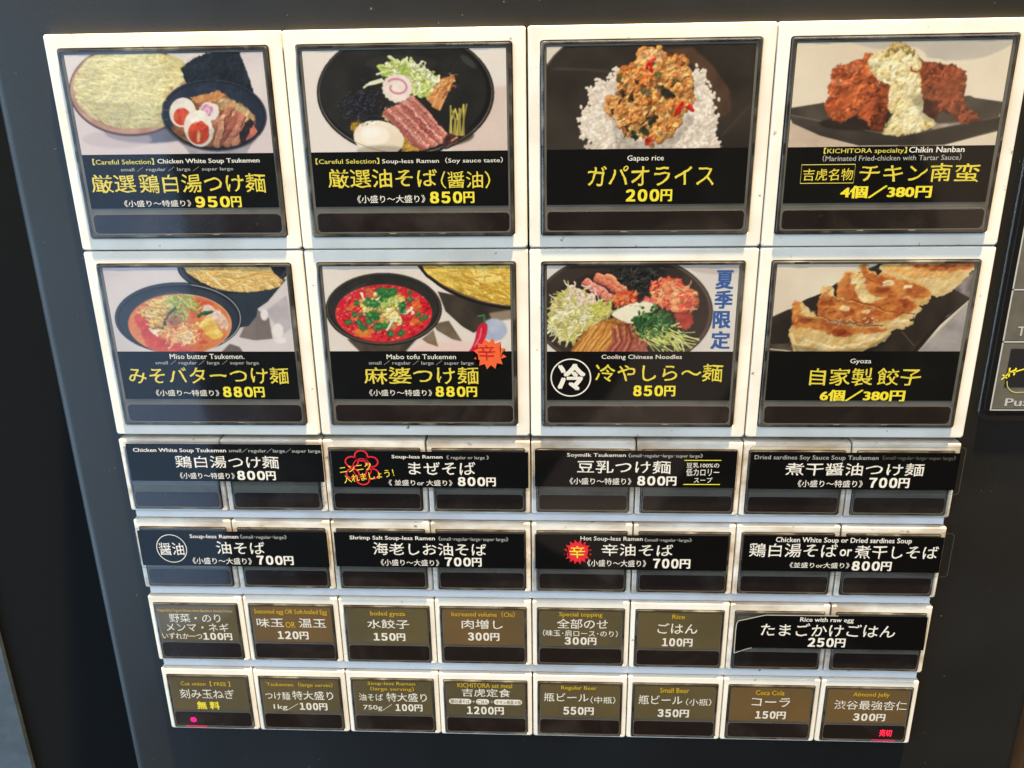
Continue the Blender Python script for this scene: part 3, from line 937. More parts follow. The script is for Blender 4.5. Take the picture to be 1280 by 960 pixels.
    def blob(s, x, y, r, c, ry=None, ang=0.0, hl=0.35, dark=0.45, alpha=1.0):
        """a small lump lit from above left"""
        p = s.T([(x, y)])[0]
        rx = max(r * s.k, 0.6)
        ry = max((ry or r) * s.k, 0.6)
        R = max(rx, ry) + 2
        x0, y0, x1, y1 = max(int(p[0] - R), 0), max(int(p[1] - R), 0), min(int(p[0] + R) + 1, PW), min(int(p[1] + R) + 1, PH)
        if x1 <= x0 or y1 <= y0:
            return
        Y, X = np.mgrid[y0:y1, x0:x1] + 0.5
        dx, dy = X - p[0], Y - p[1]
        ca, sa = math.cos(ang), math.sin(ang)
        u, v = (dx * ca + dy * sa) / rx, (-dx * sa + dy * ca) / ry
        d = np.hypot(u, v)
        m = np.clip((1.05 - d) * min(rx, ry) + 0.2, 0, 1)
        if s.clip is not None:
            m = m * s.clip[y0:y1, x0:x1]
        l = 1 + hl * (-(dx + 1.3 * dy) / (R * 1.2)) - dark * np.clip(d - 0.45, 0, 1)
        s.blend((m, x0, y0, x1, y1), np.clip(np.array(c) / 255 * l[..., None], 0, 1), alpha)

    def scatter(s, pts, n, r0, r1, cols, fn=None, stretch=1.0, ang=None, hl=0.35, dark=0.45):
        a = np.asarray(pts, float)
        from_m = s.mask(pts, 0)
        if from_m is None:
            return
        m, x0, y0, x1, y1 = from_m
        iy, ix = np.nonzero(m > 0.5)
        if len(iy) == 0:
            return
        Hi = np.linalg.inv(s.H)
        pick = s.rs.randint(0, len(iy), n)
        order = np.argsort(iy[pick])
        for j in pick[order]:
            q = Hi @ np.array([ix[j] + x0, iy[j] + y0, 1.0])
            X, Y = q[0] / q[2], q[1] / q[2]
            r = s.rs.uniform(r0, r1)
            c = np.array(cols[s.rs.randint(len(cols))]) * s.rs.uniform(0.9, 1.08)
            th = s.rs.uniform(0, 3.1) if ang is None else ang + s.rs.uniform(-.4, .4)
            s.blob(X, Y, r * stretch, c, r, th, hl, dark)

    def strands(s, pts, n, length, w, cols, ang, spread=0.35, curl=0.3, hl=0.28):
        m, x0, y0, x1, y1 = s.mask(pts, 0)
        iy, ix = np.nonzero(m > 0.5)
        Hi = np.linalg.inv(s.H)
        for j in s.rs.randint(0, len(iy), n):
            q = Hi @ np.array([ix[j] + x0, iy[j] + y0, 1.0])
            X, Y = q[0] / q[2], q[1] / q[2]
            a = ang + s.rs.randn() * spread
            L = length * s.rs.uniform(.5, 1.2)
            k = s.rs.randn() * curl
            pl = []
            cx, cy = X - math.cos(a) * L / 2, Y - math.sin(a) * L / 2
            for t in range(7):
                pl.append((cx, cy))
                a += k / 3 + s.rs.randn() * curl * 0.15
                cx += math.cos(a) * L / 6
                cy += math.sin(a) * L / 6
            c = np.array(cols[s.rs.randint(len(cols))]) * s.rs.uniform(0.92, 1.06)
            s.line(pl, w * s.rs.uniform(.75, 1.2), c, hl)

    def soft_mask(s, pts, k=4):
        m = s.mask(pts, 1)
        full = np.zeros((PH, PW))
        full[m[2]:m[4], m[1]:m[3]] = m[0]
        return box(full, k)

    def relief(s, pts, amt, cell, sx=1.0, k=3, sel=0):
        """light and shade of a bumpy surface seen from above left"""
        m = s.soft_mask(pts, k)
        n = vnoise(s.rs, PH, int(PW / sx) + 2, cell, 3)
        xi = (np.arange(PW) / sx).astype(int)
        n = box(n[:, xi], 1)
        g = (np.roll(n, -1, 0) - np.roll(n, 1, 0)) + 0.7 * (np.roll(n, -1, 1) - np.roll(n, 1, 1))
        g = g / (g.std() + 1e-9)
        mx, mn = s.im.max(2), s.im.min(2)
        sat = (mx - mn) / (mx + 1e-3)
        if sel:
            m = m * box(np.clip((sat - sel) * 8, 0, 1), 1)
        v = 1 + amt * 0.8 * np.clip(g, -2.2, 2.2) * m
        s.im = np.clip(s.im * v[..., None], 0, 1)

    def warp(s, pts, amp, cell):
        m = s.soft_mask(pts, 5)
        dx = (vnoise(s.rs, PH, PW, cell, 2) - .5) * 4 * amp * m
        dy = (vnoise(s.rs, PH, PW, cell, 2) - .5) * 4 * amp * m
        Y, X = np.mgrid[0:PH, 0:PW]
        xs = np.clip(X + dx, 0, PW - 1.01)
        ys = np.clip(Y + dy, 0, PH - 1.01)
        xi, yi = xs.astype(int), ys.astype(int)
        fx, fy = (xs - xi)[..., None], (ys - yi)[..., None]
        im = s.im
        s.im = (im[yi, xi] * (1 - fx) + im[yi, xi + 1] * fx) * (1 - fy) + (im[yi + 1, xi] * (1 - fx) + im[yi + 1, xi + 1] * fx) * fy

    def shadow(s, pts, amt, k=8):
        m = s.soft_mask(pts, k)
        s.im = s.im * (1 - amt * m)[..., None]

    def glow(s, x, y, rx, ry, amt, rot=0):
        m = s.soft_mask(s.epts(x, y, rx, ry, rot), 4)
        s.im = s.im + (1 - s.im) * (amt * m)[..., None]

    def bowl(s, cx, cy, rx, ry, rim, inner, w=10, hlc=(120, 118, 112), rot=0):
        s.ell(cx, cy, rx, ry, rim, rot=rot)
        s.ell(cx, cy, rx - w * .35, ry - w * .35, hlc, rot=rot)
        s.ell(cx, cy - 1, rx - w * .65, ry - w * .65, rim, rot=rot)
        s.ell(cx, cy, rx - w * 1.6, ry - w * 1.6, inner, tuple(min(255, v + 14) for v in inner), cell=40, rot=rot, soft=3)


def wavy(pts, amp, f):
    return [(x + amp * math.sin(i * f), y + amp * math.cos(i * f * 1.3)) for i, (x, y) in enumerate(pts)]


def art_L1():
    s = Paint([(40, 85), (1172, 68), (1232, 640), (125, 648)], (222, 208, 210), 11)
    s.poly([(0, 0), (1300, 0), (1300, 330), (0, 360)], (232, 222, 220), (222, 210, 212), cell=60, soft=8)
    s.ell(520, 520, 260, 62, (70, 78, 104), soft=8, alpha=.75)
    s.ell(330, 560, 200, 50, (196, 180, 186), soft=10, alpha=.6)
    s.ell(415, 285, 352, 258, (92, 70, 66))
    s.ell(415, 280, 344, 250, (206, 160, 136), (180, 132, 108), cell=30)
    s.ell(415, 262, 322, 226, (196, 150, 124))
    nood = wavy([(205, 90), (330, 78), (520, 76), (640, 90), (720, 130), (735, 215), (640, 270), (600, 350), (625, 430), (600, 482), (520, 494),
                 (400, 498), (300, 482), (210, 430), (130, 370), (100, 290), (118, 190), (160, 130)], 6, 2.1)
    s.poly(nood, (222, 208, 150), (202, 184, 118), cell=26, jit=3, smooth=True)
    s.setclip(s.epts(415, 270, 326, 228))
    s.strands(nood, 380, 190, 11, [(232, 222, 168), (228, 216, 156), (222, 208, 144), (236, 228, 176)], 0.2, .5, .8, .13)
    s.strands(nood, 22, 80, 4, [(188, 170, 104), (196, 176, 112)], 0.1, .4, .8, 0.05)
    s.strands(nood, 110, 170, 11, [(235, 226, 174), (230, 219, 162)], 0.15, .45, .8, .1)
    s.setclip()
    # seaweed sheet and black bowl
    s.poly([(700, 160), (770, 110), (850, 76), (960, 66), (1040, 70), (1070, 150), (1100, 230), (1125, 310), (1010, 330), (760, 300)], (38, 44, 54),
           (24, 28, 36), cell=30, jit=2)
    for _ in range(90):
        x, y = s.rs.uniform(715, 1100), s.rs.uniform(80, 300)
        if x > 700 + (y - 160) * .2 and x < 1045 + (y - 80) * .3 and y > 160 - (x - 700) * .35:
            s.line([(x, y), (x + s.rs.uniform(-14, 14), y + s.rs.uniform(5, 22))], 2, (74, 86, 94), 0, .5)
    s.poly([(640, 520), (1150, 520), (1085, 625), (1075, 660), (760, 660), (725, 612)], (150, 146, 156), (176, 170, 176), cell=40, soft=2)
    s.bowl(892, 425, 304, 205, (26, 30, 40), (34, 42, 60), 12, (96, 100, 112), rot=4)
    s.setclip(s.epts(892, 428, 280, 184, 4))
    s.poly([(640, 540), (650, 480), (760, 330), (920, 290), (1040, 350), (1130, 430), (1120, 520), (1040, 590), (880, 605), (760, 590)], (170, 112, 70),
           (120, 74, 48), cell=16, jit=4)
    s.poly([(755, 325), (860, 300), (920, 283), (945, 305), (930, 345), (850, 350), (790, 355)], (222, 160, 104), (196, 128, 76), cell=12, jit=3)
    s.poly([(900, 350), (960, 320), (1040, 360), (1120, 420), (1130, 455), (1060, 450), (960, 420)], (214, 190, 140), (176, 140, 96), cell=12, jit=3)
    for i, (a, b, c, d, col) in enumerate([(900, 480, 990, 385, (186, 122, 96)), (930, 560, 1025, 425, (170, 98, 82)), (965, 590, 1060, 430, (196, 130, 106)),
                                           (905, 590, 940, 440, (206, 150, 120)), (1010, 590, 1090, 470, (214, 150, 122))]):
        s.line([(a, b), ((a + c) / 2 + 8, (b + d) / 2), (c, d)], 44, col, .25)
        s.line([(a + 18, b + 6), ((a + c) / 2 + 28, (b + d) / 2), (c + 16, d)], 6, (118, 56, 46), .1)
    s.poly([(1070, 470), (1105, 440), (1130, 500), (1100, 560), (1045, 590), (1035, 530)], (34, 32, 40), (60, 44, 44), cell=8)
    s.poly([(1070, 570), (1115, 480), (1142, 515), (1130, 545)], (222, 132, 108), (204, 110, 90), cell=8)
    s.setclip()
    s.ell(710, 408, 76, 84, (244, 236, 228), (226, 214, 206), cell=30, rot=15)
    s.ell(706, 432, 48, 50, (222, 96, 58), (196, 60, 40), cell=10, rot=10)
    s.ell(862, 404, 58, 56, (240, 228, 222), jit=2)
    for r in (34, 22, 10):
        s.ell(848, 398, r, r, (206, 120, 170) if r != 22 else (238, 220, 222), soft=2, alpha=.8)
    s.ell(802, 500, 84, 106, (250, 244, 236), (232, 220, 208), cell=34, rot=-14)
    s.ell(802, 524, 62, 66, (226, 92, 52), (204, 58, 36), cell=12)
    s.poly([(790, 540), (800, 505), (812, 540), (806, 575), (790, 575)], (246, 196, 140), soft=2)
    s.line(s.epts(892, 430, 288, 190, 4)[2:26], 5, (20, 24, 32), 0)
    s.line(s.epts(892, 428, 297, 198, 4)[4:24], 3, (120, 122, 130), 0, .8)
    s.warp(nood, 1.8, 20)
    s.relief(nood, .035, 7, 5)
    s.relief(nood, .04, 40)
    for _ in range(40):
        x, y = s.rs.uniform(180, 600), s.rs.uniform(150, 470)
        s.line([(x, y), (x + 20, y + s.rs.uniform(-6, 8)), (x + 46, y + s.rs.uniform(-4, 12))], 4, (196, 172, 104), .05, .55)
    s.shadow([(120, 330), (640, 380), (640, 500), (300, 500), (130, 400)], .10)
    top = s.epts(960, 440, 170, 140)
    s.warp(top, 2.0, 9)
    s.relief(top, .10, 7, sel=.2)
    s.shadow(s.epts(905, 560, 230, 60), .15)
    s.relief([(700, 160), (770, 90), (1040, 70), (1125, 310), (760, 300)], .14, 12)
    s.glow(780, 455, 26, 16, .5)
    s.glow(690, 375, 22, 14, .4)
    return s


def art_L2():
    s = Paint([(-2, 42), (1240, 25), (1247, 655), (40, 660)], (236, 226, 220), 12)
    s.poly([(900, 300), (1300, 250), (1300, 700), (900, 700)], (222, 200, 192), (226, 206, 198), cell=60, soft=14)
    s.ell(625, 300, 542, 385, (22, 21, 20))
    s.ell(625, 298, 532, 375, (120, 108, 98))
    s.ell(625, 296, 526, 369, (20, 19, 18))
    s.ell(612, 290, 508, 350, (44, 42, 38), (30, 29, 27), cell=60, soft=3)
    s.ell(700, 560, 340, 80, (34, 30, 24), soft=8, alpha=.7)
    # shredded seaweed
    for _ in range(420):
        x, y = 350 + s.rs.randn() * 62, 380 + s.rs.randn() * 58
        a = s.rs.uniform(0, 3)
        L = s.rs.uniform(10, 30)
        s.line([(x, y), (x + L * math.cos(a), y + L * math.sin(a))], s.rs.uniform(2, 6), [(16, 16, 22), (34, 34, 44), (72, 72, 84), (24, 24, 34)][s.rs.randint(4)], .2)
    lk = [(470, 190), (500, 130), (570, 100), (640, 98), (740, 140), (800, 190), (850, 250), (800, 310), (720, 330), (660, 300), (560, 200)]
    s.poly(lk, (206, 212, 150), (170, 186, 104), cell=16, jit=6)
    s.strands(lk, 70, 90, 14, [(220, 226, 168), (236, 236, 204), (176, 196, 96), (200, 210, 130)], 0.9, .4, .3)
    s.strands([(560, 95), (640, 95), (800, 160), (800, 200), (700, 200)], 14, 70, 7, [(240, 240, 220), (228, 232, 200)], 0.5, .6, .6)
    s.poly([(580, 190), (590, 130), (625, 115), (640, 160), (625, 210)], (168, 190, 92), (150, 176, 80), cell=10)
    for p in [[(370, 265), (410, 235), (480, 215)], [(385, 250), (440, 240), (490, 225)], [(500, 115), (530, 140)], [(450, 185), (500, 170)]]:
        s.line(p, 13, (230, 228, 200), .2)
    s.poly([(750, 330), (800, 260), (850, 205), (900, 178), (925, 200), (905, 260), (870, 330), (830, 410), (790, 390)], (216, 150, 92), (186, 116, 62), cell=16, jit=3)
    for p in [[(790, 380), (830, 290), (890, 200)], [(830, 400), (868, 310), (915, 220)], [(760, 340), (810, 270), (860, 220)]]:
        s.line(p, 16, (226, 166, 104), .3)
    s.line([(880, 215), (935, 190)], 7, (214, 140, 110), .2)
    s.line([(850, 330), (900, 270), (930, 262)], 12, (150, 92, 62), .3)
    for i in range(9):
        x = 890 + i * 11
        s.line([(x, 560), (x + 8 + s.rs.randn() * 10, 470), (x + 12 + s.rs.randn() * 14, 370 + s.rs.rand() * 40)], 11, [(176, 160, 74), (206, 192, 108), (150, 136, 56)][i % 3], .3)
    # noodles peeking out, egg
    s.poly([(290, 480), (340, 460), (350, 500), (310, 545), (285, 520)], (206, 170, 60), (120, 90, 20), cell=7, jit=3)
    s.poly([(500, 380), (480, 440), (560, 520), (640, 600), (700, 655), (600, 655), (540, 560)], (228, 198, 150), (196, 156, 96), cell=10, jit=4)
    s.poly([(600, 560), (680, 610), (740, 650), (600, 655)], (222, 184, 92), (166, 120, 40), cell=8, jit=3)
    s.ell(455, 575, 155, 108, (250, 236, 218), (240, 222, 200), cell=60, rot=10)
    s.ell(430, 560, 90, 60, (255, 247, 234), soft=9, alpha=.8)
    # pork strips
    for i in range(8):
        x, y = 660 - i * 23, 330 + i * 13
        col = [(206, 142, 128), (186, 112, 100), (216, 156, 140), (170, 92, 84)][i % 4]
        s.line([(x, y), (x + 90, y + 90), (x + 170 + s.rs.randn() * 6, y + 180), (x + 225, y + 250 - i * 5)], 34, col, .22)
        s.line([(x + 20, y + 4), (x + 110, y + 92), (x + 190, y + 182)], 5, (120, 56, 56), .1, .8)
        s.line([(x - 4, y + 8), (x + 70, y + 90), (x + 160, y + 190)], 4, (236, 190, 172), .1, .7)
    s.poly([(850, 580), (880, 550), (930, 560), (935, 600), (900, 620), (850, 640)], (52, 34, 34), (100, 50, 50), cell=7)
    s.line([(900, 590), (935, 575)], 14, (214, 150, 110), .2)
    s.setclip()
    s.ell(590, 275, 78, 88, (150, 120, 100), soft=4, alpha=.5)
    a = np.linspace(0, 2 * np.pi, 72, endpoint=False)
    r = 1 + 0.045 * np.cos(a * 18)
    s.poly(np.c_[573 + 92 * r * np.cos(a), 268 + 86 * r * np.sin(a)], (246, 234, 224), (236, 220, 210), cell=20)
    t = np.linspace(-2.4, 3.6, 40)
    s.line(np.c_[572 + (58 - 5 * t) * np.cos(t), 266 + (44 - 6 * t) * np.sin(t)], 13, (214, 140, 168), .1)
    s.line(s.epts(625, 298, 529, 372)[3:26], 4, (140, 126, 112), 0, .8)
    top = [(330, 90), (960, 90), (1010, 640), (300, 640)]
    s.warp([(440, 90), (960, 90), (960, 300), (700, 300), (660, 180), (480, 190)], 3.0, 8)
    s.relief([(440, 90), (960, 90), (960, 330), (690, 330), (660, 180), (480, 190)], .13, 8)
    s.warp([(500, 360), (680, 340), (960, 600), (860, 650), (620, 600)], 2.2, 10)
    s.relief([(500, 360), (680, 340), (960, 600), (860, 650), (620, 600)], .11, 6)
    s.relief(s.epts(360, 390, 140, 110), .3, 5)
    s.glow(410, 540, 60, 30, .5)
    s.glow(1010, 110, 60, 20, .12, 40)
    s.glow(600, 120, 220, 50, .05)
    s.shadow(s.epts(470, 650, 150, 30), .22)
    return s


def art_L3():
    s = Paint([(15, 42), (1250, 32), (1215, 632), (18, 645)], (52, 46, 40), 13)
    s.poly([(0, 0), (1300, 0), (1300, 700), (0, 700)], (60, 53, 46), (44, 38, 33), cell=90)
    s.poly([(0, 0), (125, 30), (60, 90), (20, 140), (0, 150)], (226, 214, 200))
    s.line([(20, 150), (60, 95), (130, 30)], 8, (96, 88, 78), 0)
    s.line([(60, 170), (250, 175), (400, 190)], 16, (92, 84, 74), 0, .35)
    s.poly([(700, 60), (880, 50), (1000, 160), (1100, 300), (1110, 420), (1040, 470), (960, 240), (850, 120)], (100, 70, 52), (80, 58, 46), cell=40, soft=10, alpha=.8)
    s.line([(1060, 560), (1230, 380)], 14, (100, 76, 62), 0, .3)
    rice = [(275, 645), (300, 590), (235, 570), (222, 480), (240, 420), (285, 370), (275, 300), (340, 250), (400, 235), (430, 180), (500, 170), (860, 200), (900, 188),
            (950, 205), (965, 280), (1005, 330), (995, 390), (1030, 470), (1020, 590), (1000, 645)]
    s.poly(rice, (228, 214, 200), (206, 188, 172), cell=14, jit=5, smooth=True)
    s.scatter(rice, 1500, 6, 10, [(242, 230, 217), (238, 224, 210), (232, 216, 202), (246, 236, 224)], stretch=1.7, dark=.12, hl=.10)
    for x, y in rice[1:10] + rice[11:19]:
        for _ in range(7):
            s.blob(x + s.rs.randn() * 14, y + s.rs.randn() * 14, 14, (240, 227, 212), 9, s.rs.rand() * 3, .1, .12)
    meat = [(380, 400), (385, 350), (440, 300), (440, 220), (490, 160), (560, 120), (580, 60), (650, 55), (720, 85), (830, 105), (855, 180), (880, 270), (890, 370), (830, 430),
            (800, 520), (720, 580), (640, 620), (590, 580), (480, 560), (450, 480), (385, 440)]
    s.poly(meat, (186, 112, 48), (120, 66, 26), cell=12, jit=7, smooth=True)
    s.scatter(meat, 330, 12, 25, [(222, 150, 76), (230, 164, 92), (210, 134, 64), (232, 174, 108), (186, 108, 52)], stretch=1.25, dark=.35, hl=.25)
    s.scatter(meat, 300, 7, 15, [(234, 172, 102), (226, 154, 80), (238, 186, 122), (176, 108, 56), (212, 136, 76)], stretch=1.3, dark=.3, hl=.22)
    s.blob(685, 52, 20, (232, 168, 90))
    s.ell(605, 250, 48, 74, (150, 84, 44), (214, 130, 72), cell=12)
    s.scatter(s.epts(605, 230, 48, 60), 26, 12, 20, [(222, 140, 76), (206, 116, 58)])
    for x, y, r, c in [(685, 215, 24, (118, 112, 62)), (605, 305, 30, (128, 112, 72)), (690, 280, 24, (92, 82, 56)), (740, 318, 34, (58, 52, 40)), (455, 225, 22, (100, 92, 50)),
                       (470, 320, 18, (52, 38, 28)), (640, 478, 28, (66, 62, 40)), (600, 535, 30, (58, 66, 38)), (545, 560, 26, (44, 54, 34)), (500, 530, 16, (60, 44, 24)),
                       (775, 235, 18, (110, 98, 56)), (520, 340, 20, (70, 40, 24)), (560, 250, 14, (90, 50, 24)), (660, 460, 20, (70, 54, 34))]:
        s.poly(s.epts(x, y, r * 1.2, r * .8, s.rs.uniform(0, 90)), c, tuple(int(v * .6) for v in c), cell=6, jit=3)
    for p in [[(760, 270), (800, 240), (860, 215)], [(460, 350), (440, 380), (400, 430)], [(460, 520), (520, 500), (620, 480)], [(480, 580), (500, 540), (520, 520)], [(640, 400), (610, 450)]]:
        s.line(p, 7, (56, 42, 28), .2)
    for p in [[(610, 160), (640, 130), (660, 120)], [(640, 180), (635, 150)], [(790, 440), (800, 400), (820, 380)], [(855, 395), (885, 412)]]:
        s.line(p, 22, (206, 36, 24), .3)
    for x, y in [(430, 340), (520, 520), (560, 560), (480, 470), (500, 375), (690, 440)]:
        s.blob(x, y, 12, (240, 204, 140))
    s.ell(632, 595, 30, 24, (196, 70, 44), (160, 50, 40), cell=6)
    s.warp(rice, 1.6, 5)
    s.relief(rice, .02, 4)
    s.relief(rice, .04, 30)
    s.shadow([(390, 400), (480, 560), (640, 620), (780, 560), (860, 430), (900, 470), (760, 645), (440, 645)], .16)
    s.warp(meat, 3.4, 9)
    s.relief(meat, .16, 9)
    s.relief(meat, .12, 26)
    s.glow(640, 100, 80, 40, .16)
    return s


def art_L4():
    s = Paint([(66, 38), (1270, 15), (1195, 600), (16, 615)], (236, 224, 204), 14)
    s.poly([(0, 0), (1300, 0), (1300, 700), (0, 700)], (238, 226, 206), (228, 212, 190), cell=120, soft=3)
    s.poly([(380, 0), (1300, 0), (1270, 40), (1120, 110), (960, 130), (820, 118), (720, 60), (500, 70)], (206, 198, 186), (196, 188, 178), cell=60, soft=5, smooth=True)
    s.poly([(0, 470), (250, 540), (430, 600), (430, 660), (0, 660)], (218, 196, 176), (200, 178, 160), cell=40, soft=6)
    s.poly([(30, 395), (230, 365), (1020, 330), (1240, 360), (1210, 440), (660, 555), (430, 520), (30, 440)], (66, 60, 54), (86, 78, 68), cell=50, soft=1)
    s.poly([(850, 430), (900, 410), (960, 450), (1000, 480), (830, 520)], (190, 176, 160), (160, 146, 132), cell=20, soft=4)
    s.poly([(20, 432), (340, 495), (650, 555), (1210, 440), (1205, 520), (900, 600), (420, 605), (200, 550), (40, 480)], (74, 67, 60), (60, 54, 48), cell=50, shade=.15)
    s.poly([(650, 555), (1215, 440), (1205, 520), (900, 600), (640, 605)], (54, 48, 42), (62, 55, 48), cell=50)
    s.line([(20, 432), (340, 495), (650, 553)], 7, (112, 102, 92), 0)
    s.line([(650, 553), (1215, 442)], 6, (92, 82, 72), 0)
    s.line([(30, 398), (225, 366)], 5, (100, 92, 82), 0)
    s.line([(1020, 332), (1240, 362)], 5, (100, 92, 82), 0)
    s.line([(900, 600), (1050, 560), (1200, 515)], 4, (120, 108, 96), 0)
    def chicken(pts, c, c2, n, seed):
        s.poly(pts, c, c2, cell=22, jit=6, smooth=True)
        s.setclip(None)
        m = s.mask(pts, 1)
        full = np.zeros((PH, PW))
        full[m[2]:m[4], m[1]:m[3]] = m[0]
        s.clip = box(full, 1)
        s.scatter(pts, n, 18, 44, [c, tuple((a + b) // 2 for a, b in zip(c, c2)), tuple(min(255, int(v * 1.12)) for v in c), c2], stretch=1.4, hl=.2, dark=.16)
        s.scatter(pts, n, 5, 12, [tuple(min(255, int(v * 1.2)) for v in c), c2, c], stretch=1.6, hl=.2, dark=.15)
        s.clip = None
    s.ell(400, 480, 210, 40, (40, 32, 28), soft=5, alpha=.8)
    s.ell(860, 440, 230, 40, (40, 32, 28), soft=6, alpha=.7)
    chicken([(220, 380), (250, 330), (235, 290), (260, 250), (270, 180), (300, 160), (350, 150), (430, 125), (445, 95), (495, 105), (480, 180), (520, 250), (500, 310), (440, 370),
             (400, 430), (310, 475), (250, 440)], (184, 98, 58), (146, 70, 40), 130, 1)
    s.poly([(230, 370), (300, 330), (380, 270), (440, 240), (400, 330), (340, 400), (280, 440), (240, 420)], (214, 116, 66), (188, 88, 48), cell=22, soft=8, alpha=.55)
    chicken([(405, 440), (450, 370), (500, 300), (550, 250), (600, 260), (590, 340), (580, 420), (560, 480), (545, 525), (490, 515), (460, 470)], (158, 80, 48), (112, 52, 34), 90, 2)
    s.poly([(420, 430), (470, 370), (530, 310), (540, 360), (500, 430), (450, 470)], (206, 110, 62), (186, 88, 50), cell=16, soft=6, alpha=.75)
    chicken([(720, 130), (740, 100), (780, 140), (850, 150), (920, 155), (990, 180), (1015, 240), (1010, 310), (1000, 370), (1070, 420), (1095, 460), (1000, 480), (950, 440),
             (920, 400), (870, 420), (840, 455), (780, 440), (760, 300)], (142, 76, 50), (108, 56, 38), 150, 3)
    s.poly([(850, 270), (920, 190), (990, 230), (990, 320), (900, 370), (850, 330)], (170, 92, 58), (140, 70, 44), cell=22, soft=8, alpha=.6)
    s.poly([(770, 330), (860, 350), (880, 420), (830, 450), (780, 440)], (60, 34, 24), (84, 44, 28), cell=12, soft=5, alpha=.75)
    s.ell(1080, 470, 40, 12, (70, 46, 34), soft=4, alpha=.6)
    tart = [(465, 130), (520, 90), (600, 55), (660, 50), (725, 80), (760, 160), (755, 220), (780, 340), (775, 420), (840, 460), (850, 490), (790, 520), (680, 545), (560, 540),
            (570, 480), (610, 430), (580, 390), (585, 280), (540, 240), (500, 210), (470, 180)]
    s.poly(tart, (236, 216, 160), (206, 176, 112), cell=26, jit=5, smooth=True)
    m = s.mask(tart, 1)
    full = np.zeros((PH, PW))
    full[m[2]:m[4], m[1]:m[3]] = m[0]
    s.clip = box(full, 1)
    s.scatter(tart, 170, 12, 40, [(238, 222, 174), (244, 230, 188), (232, 212, 158), (236, 216, 164)], stretch=1.2, hl=.10, dark=.07)
    s.scatter(tart, 60, 5, 12, [(250, 240, 206), (214, 188, 128), (206, 178, 116)], stretch=1.7, hl=.05, dark=.0)
    s.clip = None
    s.scatter([(600, 40), (660, 40), (720, 90), (640, 90), (520, 120), (560, 80)], 26, 5, 12, [(196, 170, 104), (168, 140, 80), (214, 190, 130)], stretch=1.8, ang=-1.2)
    s.line([(780, 170), (745, 190), (700, 180)], 10, (150, 80, 48), .2)
    ck = [(210, 90), (500, 90), (600, 300), (600, 530), (200, 470)]
    c3 = [(720, 90), (1020, 150), (1100, 480), (760, 460)]
    for q in (ck, c3):
        s.warp(q, 2.2, 18)
        s.relief(q, .10, 26, sel=.35)
        s.relief(q, .05, 7, sel=.35)
    s.warp(tart, 2.6, 10)
    s.relief(tart, .07, 12)
    s.relief(tart, .035, 4)
    s.shadow([(520, 300), (590, 420), (600, 460), (560, 530), (470, 520)], .25)
    s.shadow([(700, 330), (790, 470), (860, 460), (800, 300)], .22)
    s.glow(300, 250, 40, 20, .12)
    s.glow(380, 180, 40, 16, .12)
    return s


